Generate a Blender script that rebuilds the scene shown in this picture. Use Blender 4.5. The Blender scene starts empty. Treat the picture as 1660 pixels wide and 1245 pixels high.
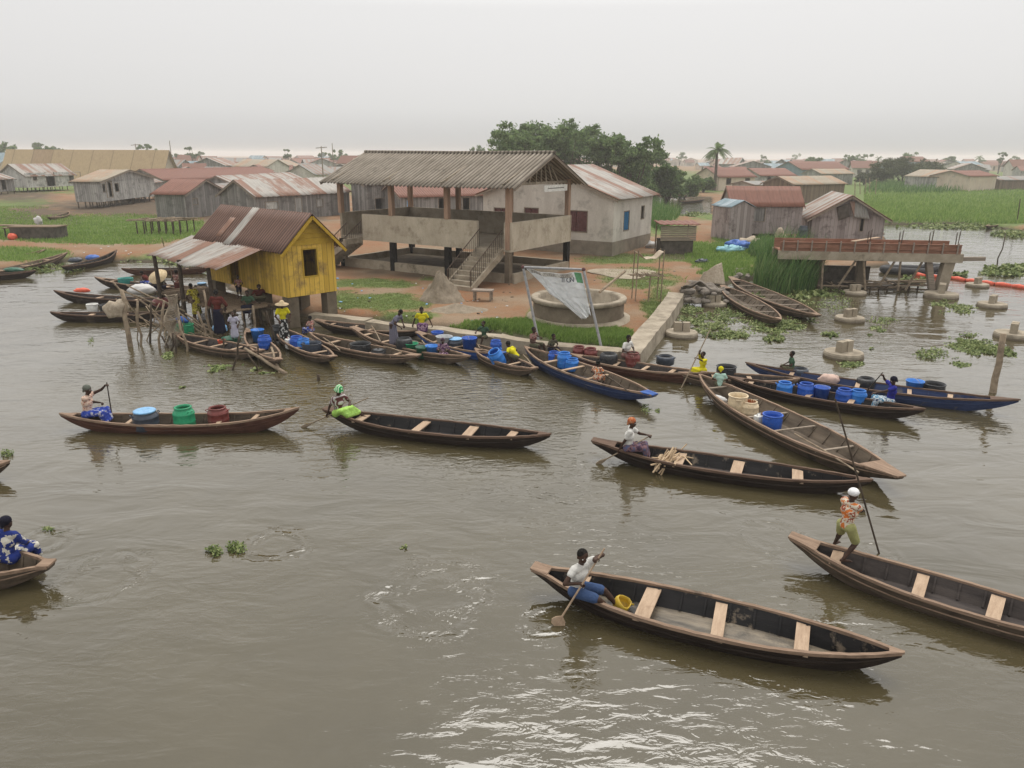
import bpy, math, random
import numpy as np
from mathutils import Vector, Matrix, noise as mnoise
pi = math.pi; rad = math.radians
random.seed(7); rng = np.random.default_rng(11)
sc = bpy.context.scene
COL = sc.collection
# ------------------------------------------------------------------ camera
F = 1199.0; CAMZ = 7.0; PITCH = rad(17.15); ROLL = rad(.35)
R = Matrix.Rotation(pi/2-PITCH, 3, 'X') @ Matrix.Rotation(ROLL, 3, 'Z')
cd = bpy.data.cameras.new('camera'); cam = bpy.data.objects.new('camera', cd); COL.objects.link(cam)
cam.matrix_world = Matrix.Translation((0, 0, CAMZ)) @ R.to_4x4()
cd.sensor_width = 36; cd.lens = F/1660*36; cd.clip_start = .1; cd.clip_end = 20000
sc.camera = cam
# ------------------------------------------------------------------ light
SUN_EL, SUN_AZ = rad(66), rad(18)          # thin overcast, veiled sun ahead of the camera, a little to the right
w = bpy.data.worlds.new('World'); sc.world = w; w.use_nodes = True
nt = w.node_tree; nt.nodes.clear()
def _n(t, typ, **k):
    n = t.nodes.new(typ)
    for a, b in k.items(): setattr(n, a, b)
    return n
out = _n(nt, 'ShaderNodeOutputWorld'); bg = _n(nt, 'ShaderNodeBackground'); add = _n(nt, 'ShaderNodeAddShader')
sky = _n(nt, 'ShaderNodeTexSky'); sky.sky_type = 'NISHITA'; sky.sun_disc = False
sky.sun_elevation = SUN_EL; sky.sun_rotation = SUN_AZ; sky.air_density = 1.0; sky.dust_density = 6.0
hs = _n(nt, 'ShaderNodeHueSaturation'); hs.inputs['Saturation'].default_value = .08
nt.links.new(sky.outputs[0], hs.inputs['Color']); nt.links.new(hs.outputs[0], bg.inputs[0]); bg.inputs[1].default_value = .05
# overcast veil: paler towards the zenith than at the horizon
bg2 = _n(nt, 'ShaderNodeBackground'); tc = _n(nt, 'ShaderNodeTexCoord'); sx = _n(nt, 'ShaderNodeSeparateXYZ')
rmp = _n(nt, 'ShaderNodeValToRGB')
nt.links.new(tc.outputs['Generated'], sx.inputs[0]); nt.links.new(sx.outputs['Z'], rmp.inputs[0])
e = rmp.color_ramp.elements
e[0].position = 0; e[0].color = (.45, .452, .45, 1); e[1].position = 1; e[1].color = (.85, .83, .79, 1)
for p_, c_ in ((.02, (.555, .55, .545, 1)), (.055, (.63, .625, .615, 1)), (.10, (.63, .622, .614, 1)), (.17, (.61, .602, .594, 1)), (.24, (1.05, 1.03, 1.0, 1)), (.40, (1.05, 1.02, .98, 1)), (.62, (.85, .83, .79, 1))):
    x = e.new(p_); x.color = c_
nt.links.new(rmp.outputs[0], bg2.inputs[0]); bg2.inputs[1].default_value = 1.0
nt.links.new(bg.outputs[0], add.inputs[0]); nt.links.new(bg2.outputs[0], add.inputs[1]); nt.links.new(add.outputs[0], out.inputs[0])
sl = bpy.data.lights.new('sun', 'SUN'); sl.energy = 2.0; sl.angle = rad(42); sl.color = (1, .96, .9)
so = bpy.data.objects.new('sun', sl); COL.objects.link(so)
sd = Vector((math.sin(SUN_AZ)*math.cos(SUN_EL), math.cos(SUN_AZ)*math.cos(SUN_EL), math.sin(SUN_EL)))
so.rotation_euler = sd.to_track_quat('Z', 'Y').to_euler(); so.location = (0, 0, 40)
sc.view_settings.view_transform = 'Standard'; sc.view_settings.look = 'None'
sc.view_settings.exposure = 0.0; sc.view_settings.gamma = 1
sc.cycles.max_bounces = 6; sc.cycles.volume_bounces = 1; sc.cycles.use_denoising = True
# ------------------------------------------------------------------ photo -> place
def ray(px, py): return R @ Vector(((px-830)/F, -(py-622.5)/F, -1))
def P(px, py, z=0.0):
    v = ray(px, py); t = (z-CAMZ)/v.z; return Vector((v.x*t, v.y*t, z))
def PY(px, py, Y):
    v = ray(px, py); t = Y/v.y; return Vector((v.x*t, Y, CAMZ+v.z*t))
Ri = np.array(R.transposed())
def proj(x, y, z):
    q = Ri @ np.stack([x, y, z-CAMZ]); d = np.where(-q[2] > .01, -q[2], .01)
    return 830+F*q[0]/d, 622.5-F*q[1]/d, d
def ppm(p): return F/float(proj(np.array([p[0]]), np.array([p[1]]), np.array([p[2]]))[2][0])
GZ = .35
# ------------------------------------------------------------------ objects
def tag(o, label=None, cat=None, group=None, kind=None):
    if label: o['label'] = label
    if cat: o['category'] = cat
    if group: o['group'] = group
    if kind: o['kind'] = kind
    return o
def empty(name, loc, rz=0, label=None, cat=None, group=None, rot=None):
    o = bpy.data.objects.new(name, None); COL.objects.link(o); o.empty_display_size = .2
    o.location = loc; o.rotation_euler = rot or (0, 0, rz)
    return tag(o, label, cat, group)
KIDS = {}
def link(name, me, mat, parent=None, loc=None, rot=None):
    o = bpy.data.objects.new(name, me); COL.objects.link(o)
    if mat and not me.materials: me.materials.append(mat)
    if parent: o.parent = parent; KIDS.setdefault(parent.name, []).append(o)
    if loc is not None: o.location = loc
    if rot is not None: o.rotation_euler = rot
    return o
def copy_tree(o, parent=None):
    c = o.copy(); COL.objects.link(c)
    if parent: c.parent = parent; KIDS.setdefault(parent.name, []).append(c)
    for ch in KIDS.get(o.name, []): copy_tree(ch, c)
    return c
class MB:
    def __init__(s): s.v = []; s.f = []
    def add(s, vs, fs):
        n = len(s.v); s.v += [tuple(v) for v in vs]; s.f += [tuple(i+n for i in f) for f in fs]; return s
    def hexa(s, p):       # 8 points: bottom 4 ccw, top 4 ccw
        return s.add(p, [(3,2,1,0),(4,5,6,7),(0,1,5,4),(1,2,6,5),(2,3,7,6),(3,0,4,7)])
    def box(s, x0, x1, y0, y1, z0, z1):
        return s.hexa([(x0,y0,z0),(x1,y0,z0),(x1,y1,z0),(x0,y1,z0),(x0,y0,z1),(x1,y0,z1),(x1,y1,z1),(x0,y1,z1)])
    def beam(s, a, b, w, h, up=(0,0,1)):
        a = Vector(a); b = Vector(b); d = (b-a).normalized(); u = Vector(up)
        if abs(d.dot(u)) > .99: u = Vector((1,0,0))
        r = d.cross(u).normalized()*w/2; u = r.cross(d).normalized()*h/2
        return s.hexa([a-r-u, a+r-u, b+r-u, b-r-u, a-r+u, a+r+u, b+r+u, b-r+u])
    def tube(s, pts, rs, n=8, cap=True):
        pts = [Vector(p) for p in pts]
        if not hasattr(rs, '__len__'): rs = [rs]*len(pts)
        rings = []; pr = None
        for i, p in enumerate(pts):
            d = (pts[min(i+1, len(pts)-1)]-pts[max(i-1, 0)]).normalized()
            if pr is None: pr = d.orthogonal().normalized()
            pr = (pr-d*pr.dot(d))
            pr = pr.normalized() if pr.length > 1e-6 else d.orthogonal().normalized()
            q = d.cross(pr)
            rings.append([p+(pr*math.cos(2*pi*k/n)+q*math.sin(2*pi*k/n))*rs[i] for k in range(n)])
        vs = [v for r in rings for v in r]; fs = []
        for i in range(len(pts)-1):
            for k in range(n): fs.append((i*n+k, i*n+(k+1)%n, (i+1)*n+(k+1)%n, (i+1)*n+k))
        if cap: fs.append(tuple(range(n-1, -1, -1))); fs.append(tuple((len(pts)-1)*n+k for k in range(n)))
        return s.add(vs, fs)
    def lathe(s, prof, n=20, c=(0,0,0), cap0=True, cap1=False, wob=0):
        vs = []; fs = []
        for (r, z) in prof:
            for k in range(n):
                a = 2*pi*k/n; rr = r*(1+wob*math.sin(3*a+z*5)); vs.append((c[0]+rr*math.cos(a), c[1]+rr*math.sin(a), c[2]+z))
        for i in range(len(prof)-1):
            for k in range(n): fs.append((i*n+k, i*n+(k+1)%n, (i+1)*n+(k+1)%n, (i+1)*n+k))
        if cap0: fs.append(tuple(range(n-1, -1, -1)))
        if cap1: fs.append(tuple((len(prof)-1)*n+k for k in range(n)))
        return s.add(vs, fs)
    def grid(s, fn, nu, nv):
        vs = [fn(i/nu, j/nv) for j in range(nv+1) for i in range(nu+1)]
        return s.add(vs, [(j*(nu+1)+i, j*(nu+1)+i+1, (j+1)*(nu+1)+i+1, (j+1)*(nu+1)+i) for j in range(nv) for i in range(nu)])
    def ball(s, c, r, nu=14, nv=9):
        c = Vector(c); r = Vector(r) if hasattr(r, '__len__') else Vector((r, r, r)); vs = [c+Vector((0,0,-r.z))]; fs = []
        for j in range(1, nv):
            t = -pi/2+pi*j/nv
            for k in range(nu):
                a = 2*pi*k/nu; vs.append(c+Vector((r.x*math.cos(t)*math.cos(a), r.y*math.cos(t)*math.sin(a), r.z*math.sin(t))))
        vs.append(c+Vector((0,0,r.z))); m = len(vs)-1
        for k in range(nu): fs.append((0, 1+(k+1)%nu, 1+k)); fs.append((m, m-nu+k, m-nu+(k+1)%nu))
        for j in range(nv-2):
            for k in range(nu): a = 1+j*nu; fs.append((a+k, a+(k+1)%nu, a+nu+(k+1)%nu, a+nu+k))
        return s.add(vs, fs)
    def cap(s, a, b, ra, rb, n=12):     # tapered capsule, closed
        a = Vector(a); b = Vector(b); d = b-a
        if d.length < 1e-5: return s.ball(a, ra)
        d.normalize(); pts = []; rs = []
        for t in (-80, -50, -20): pts.append(a+d*ra*math.sin(rad(t))); rs.append(ra*math.cos(rad(t)))
        pts += [a, b]; rs += [ra, rb]
        for t in (20, 50, 80): pts.append(b+d*rb*math.sin(rad(t))); rs.append(rb*math.cos(rad(t)))
        return s.tube(pts, rs, n)
    def mesh(s, name, smooth=False):
        me = bpy.data.meshes.new(name); me.from_pydata(s.v, [], s.f); me.update()
        if smooth: me.shade_smooth()
        return me
    def build(s, name, mat, parent=None, smooth=False, loc=None, rot=None):
        return link(name, s.mesh(name, smooth), mat, parent, loc, rot)
def fast_mesh(name, V, nper):   # V: (N*nper,3) array, each nper verts one face
    n = len(V)//nper; me = bpy.data.meshes.new(name)
    me.vertices.add(len(V)); me.vertices.foreach_set('co', np.ascontiguousarray(V, dtype=np.float32).ravel())
    me.loops.add(len(V)); me.loops.foreach_set('vertex_index', np.arange(len(V), dtype=np.int32))
    me.polygons.add(n); me.polygons.foreach_set('loop_start', np.arange(0, len(V), nper, dtype=np.int32))
    me.polygons.foreach_set('loop_total', np.full(n, nper, dtype=np.int32)); me.update(calc_edges=True); me.validate()
    return me
# ------------------------------------------------------------------ materials
MATS = {}; JIT = [True]
def lin(c):
    return tuple((x/255/12.92 if x/255 <= .04045 else ((x/255+.055)/1.055)**2.4) for x in c)+(1,)
def mat_new(name, rough=.8, spec=.12):
    m = bpy.data.materials.new(name); m.use_nodes = True; t = m.node_tree; b = t.nodes['Principled BSDF']
    b.inputs['Roughness'].default_value = rough; b.inputs['Specular IOR Level'].default_value = spec
    return m, t, b
def coords(t, scale=(1,1,1), kind='Object'):
    tc = _n(t, 'ShaderNodeTexCoord'); mp = _n(t, 'ShaderNodeMapping'); mp.inputs['Scale'].default_value = scale
    if JIT[0]:      # every object gets its own piece of the pattern
        oi = _n(t, 'ShaderNodeObjectInfo'); va = _n(t, 'ShaderNodeVectorMath', operation='MULTIPLY_ADD'); va.inputs[1].default_value = (31, 17, 23)
        t.links.new(oi.outputs['Random'], va.inputs[0]); t.links.new(tc.outputs[kind], va.inputs[2]); t.links.new(va.outputs[0], mp.inputs[0])
    else: t.links.new(tc.outputs[kind], mp.inputs[0])
    return mp.outputs[0]
def nz(t, vec, scale, detail=4, rough=.6, dist=0):
    n = _n(t, 'ShaderNodeTexNoise'); n.inputs['Scale'].default_value = scale; n.inputs['Detail'].default_value = detail
    n.inputs['Roughness'].default_value = rough; n.inputs['Distortion'].default_value = dist
    t.links.new(vec, n.inputs['Vector']); return n.outputs[0]
def ramp(t, fac, stops):
    r = _n(t, 'ShaderNodeValToRGB'); e = r.color_ramp.elements
    e[0].position, e[0].color = stops[0][0], stops[0][1]; e[1].position, e[1].color = stops[-1][0], stops[-1][1]
    for p, c in stops[1:-1]: x = e.new(p); x.color = c
    t.links.new(fac, r.inputs[0]); return r.outputs[0]
def g(v): return (v, v, v, 1)
def mix(t, fac, a, b, mode='MIX'):
    m = _n(t, 'ShaderNodeMix', data_type='RGBA', blend_type=mode)
    for s_, v in ((0, fac), (6, a), (7, b)):
        if isinstance(v, (int, float, tuple)): m.inputs[s_].default_value = v
        else: t.links.new(v, m.inputs[s_])
    return m.outputs[2]
def mth(t, op, a, b=None, c=None):
    m = _n(t, 'ShaderNodeMath', operation=op)
    for i, v in enumerate((a, b, c)):
        if v is None: continue
        if isinstance(v, (int, float)): m.inputs[i].default_value = v
        else: t.links.new(v, m.inputs[i])
    return m.outputs[0]
def bump(t, b, h, dist=.01, strength=1.0):
    n = _n(t, 'ShaderNodeBump'); n.inputs['Distance'].default_value = dist; n.inputs['Strength'].default_value = strength
    t.links.new(h, n.inputs['Height']); t.links.new(n.outputs[0], b.inputs['Normal'])
def mottled(name, c1, c2, scale=3, rough=.85, stretch=(1,1,1), stain=None, stain_at=(.55, .7), bumpd=.006, spec=.1, fine=30, sscale=1.2):
    m, t, b = mat_new(name, rough, spec); v = coords(t, stretch)
    a = nz(t, v, scale, 6, .65); c = ramp(t, a, [(.3, c1), (.7, c2)])
    f = nz(t, v, fine, 3); c = mix(t, .35, c, ramp(t, f, [(.25, g(.35)), (.75, g(.95))]), 'MULTIPLY')
    if stain:
        s_ = nz(t, coords(t), sscale, 5, .7); c = mix(t, ramp(t, s_, [(stain_at[0], g(0)), (stain_at[1], g(1))]), c, stain)
    t.links.new(c, b.inputs[0]); bump(t, b, mth(t, 'ADD', a, mth(t, 'MULTIPLY', f, .5)), bumpd); return m
def boards(name, c1, c2, width=.2, gap=.06, rough=.85, axis='xy', stain=None, grain=(14, 14, .9), gapcol=.12):
    """upright (or lying) boards with their own tint each and open joints between"""
    m, t, b = mat_new(name, rough, .2); v = coords(t); s_ = _n(t, 'ShaderNodeSeparateXYZ'); t.links.new(v, s_.inputs[0])
    u = mth(t, 'ADD', s_.outputs[0], s_.outputs[1]) if axis == 'xy' else s_.outputs[{'x':0,'y':1,'z':2}[axis]]
    u = mth(t, 'DIVIDE', u, width); fl = mth(t, 'FLOOR', u); fr = mth(t, 'FRACT', u)
    wn = _n(t, 'ShaderNodeTexWhiteNoise', noise_dimensions='1D'); t.links.new(fl, wn.inputs['W'])
    gr = nz(t, coords(t, grain), 1.2, 6, .7)
    f = mth(t, 'ADD', mth(t, 'MULTIPLY', wn.outputs[0], .45), mth(t, 'MULTIPLY', gr, .55))
    c = ramp(t, f, [(.2, c1), (.75, c2)])
    if stain:
        q = nz(t, v, 1.1, 5, .7); c = mix(t, ramp(t, q, [(.5, g(0)), (.68, g(1))]), c, stain)
    e_ = ramp(t, mth(t, 'ABSOLUTE', mth(t, 'SUBTRACT', fr, .5)), [(.5-gap, g(1)), (.5-gap*.4, g(0))])
    c = mix(t, e_, mix(t, 1.0, c, g(gapcol), 'MULTIPLY'), c)
    t.links.new(c, b.inputs[0]); bump(t, b, mth(t, 'ADD', e_, mth(t, 'MULTIPLY', gr, .4)), .012); return m
def tin(name, zinc, rust, amount=.5, sheet=.8, rough=.6, streak=True, metal=0):
    """corrugated sheets: some sheets rusted through, some still pale, rust running down the slope"""
    m, t, b = mat_new(name, rough, .2); v = coords(t); s_ = _n(t, 'ShaderNodeSeparateXYZ'); t.links.new(v, s_.inputs[0])
    fl = mth(t, 'FLOOR', mth(t, 'DIVIDE', s_.outputs[0], sheet))
    wn = _n(t, 'ShaderNodeTexWhiteNoise', noise_dimensions='1D'); t.links.new(fl, wn.inputs['W'])
    st = nz(t, coords(t, (5, .5, .5)), 1.0, 6, .7); bg_ = nz(t, v, .7, 5, .65)
    f = mth(t, 'ADD', mth(t, 'MULTIPLY', wn.outputs[0], .5), mth(t, 'ADD', mth(t, 'MULTIPLY', st, .5), mth(t, 'MULTIPLY', bg_, .6)))
    lo = 1.15-amount*.75
    k = ramp(t, f, [(lo-.12, g(0)), (lo+.05, g(1))])
    rn = nz(t, coords(t, (3, .8, .8)), 2, 5); rc = mix(t, ramp(t, rn, [(.3, g(0)), (.7, g(1))]), rust, tuple(min(1, x*1.35) for x in rust[:3])+(1,))
    zc = mix(t, ramp(t, nz(t, coords(t, (4, .6, .6)), 1.5, 5), [(.3, g(0)), (.75, g(1))]), tuple(x*.6 for x in zinc[:3])+(1,), zinc)
    c = mix(t, k, zc, rc)
    fr = mth(t, 'FRACT', mth(t, 'DIVIDE', s_.outputs[0], sheet))
    c = mix(t, ramp(t, fr, [(0, g(1)), (.05, g(0))]), c, mix(t, 1.0, c, g(.45), 'MULTIPLY'))
    t.links.new(c, b.inputs[0]); bump(t, b, bg_, .01); return m
def plastic(name, c, rough=.35, wear=.25):
    m, t, b = mat_new(name, rough, .35); v = coords(t)
    q = nz(t, v, 6, 5, .7); dk = tuple(x*(1-wear) for x in c[:3])+(1,); lt = tuple(min(1, x*(1+wear)+.015) for x in c[:3])+(1,)
    base = ramp(t, q, [(.3, dk), (.7, lt)]); sc_ = nz(t, coords(t, (1, 1, 2.5)), 5, 6, .75)
    t.links.new(mix(t, ramp(t, sc_, [(.56, g(0)), (.72, g(.55))]), base, (.16, .14, .11, 1)), b.inputs[0])
    t.links.new(ramp(t, nz(t, v, 15, 3), [(.3, g(rough-.1)), (.7, g(rough+.2))]), b.inputs['Roughness']); bump(t, b, q, .004); return m
def cloth(name, cols, scale=12, pattern=None):
    m, t, b = mat_new(name, .9, .1); v = coords(t)
    if pattern == 'voro':
        vo = _n(t, 'ShaderNodeTexVoronoi'); vo.inputs['Scale'].default_value = scale; t.links.new(v, vo.inputs['Vector'])
        f = vo.outputs['Distance']; st = [(.25, cols[0]), (.35, cols[1])]+([(.6, cols[2])] if len(cols) > 2 else [])
        c = ramp(t, f, st+([(.61, cols[1])] if len(st) < 2 else []))
    elif pattern == 'blotch':
        f = nz(t, v, scale, 3, .6); k = len(cols); st = []
        for i, cc in enumerate(cols):
            lo = .36+.3*i/k; st += [(lo, cc), (lo+.3/k-.01, cc)]
        c = ramp(t, f, st)
    elif pattern == 'stripe':
        wv = _n(t, 'ShaderNodeTexWave'); wv.inputs['Scale'].default_value = scale; wv.inputs['Distortion'].default_value = .5; t.links.new(v, wv.inputs['Vector'])
        c = ramp(t, wv.outputs[1], [(.45, cols[0]), (.55, cols[1])])
    else:
        c = ramp(t, nz(t, v, 5, 4), [(.3, tuple(x*.8 for x in cols[0][:3])+(1,)), (.7, cols[0])])
    t.links.new(c, b.inputs[0]); bump(t, b, nz(t, v, 9, 3), .03); return m
def foliage(name, c1, c2, c3=None, trans=.25):
    m, t, b = mat_new(name, .6, .2)
    ge = _n(t, 'ShaderNodeNewGeometry'); v = coords(t); q = nz(t, v, .45, 3)
    f = mth(t, 'ADD', mth(t, 'MULTIPLY', ge.outputs['Random Per Island'], .6), mth(t, 'MULTIPLY', q, .5))
    c = ramp(t, f, [(.25, c1), (.6, c2), (.95, c3 or c2)]); t.links.new(c, b.inputs[0])
    tr = _n(t, 'ShaderNodeBsdfTranslucent'); t.links.new(c, tr.inputs[0]); mx = _n(t, 'ShaderNodeMixShader'); mx.inputs[0].default_value = trans
    o = t.nodes['Material Output']; t.links.new(b.outputs[0], mx.inputs[1]); t.links.new(tr.outputs[0], mx.inputs[2]); t.links.new(mx.outputs[0], o.inputs[0]); return m
c_ = lambda r, g_, b: (r, g_, b, 1)
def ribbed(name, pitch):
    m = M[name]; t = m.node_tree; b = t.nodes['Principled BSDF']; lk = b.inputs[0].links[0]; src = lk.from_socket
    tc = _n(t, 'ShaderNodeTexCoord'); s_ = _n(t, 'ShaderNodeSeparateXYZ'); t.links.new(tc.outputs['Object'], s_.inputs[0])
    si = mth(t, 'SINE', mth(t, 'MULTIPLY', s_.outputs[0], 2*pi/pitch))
    t.links.new(mix(t, ramp(t, mth(t, 'MULTIPLY_ADD', si, .5, .5), [(.15, g(.42)), (.6, g(1))]), (0, 0, 0, 1), src), b.inputs[0])  # valley shade put into the base colour, so the ribs read under flat sky
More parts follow.
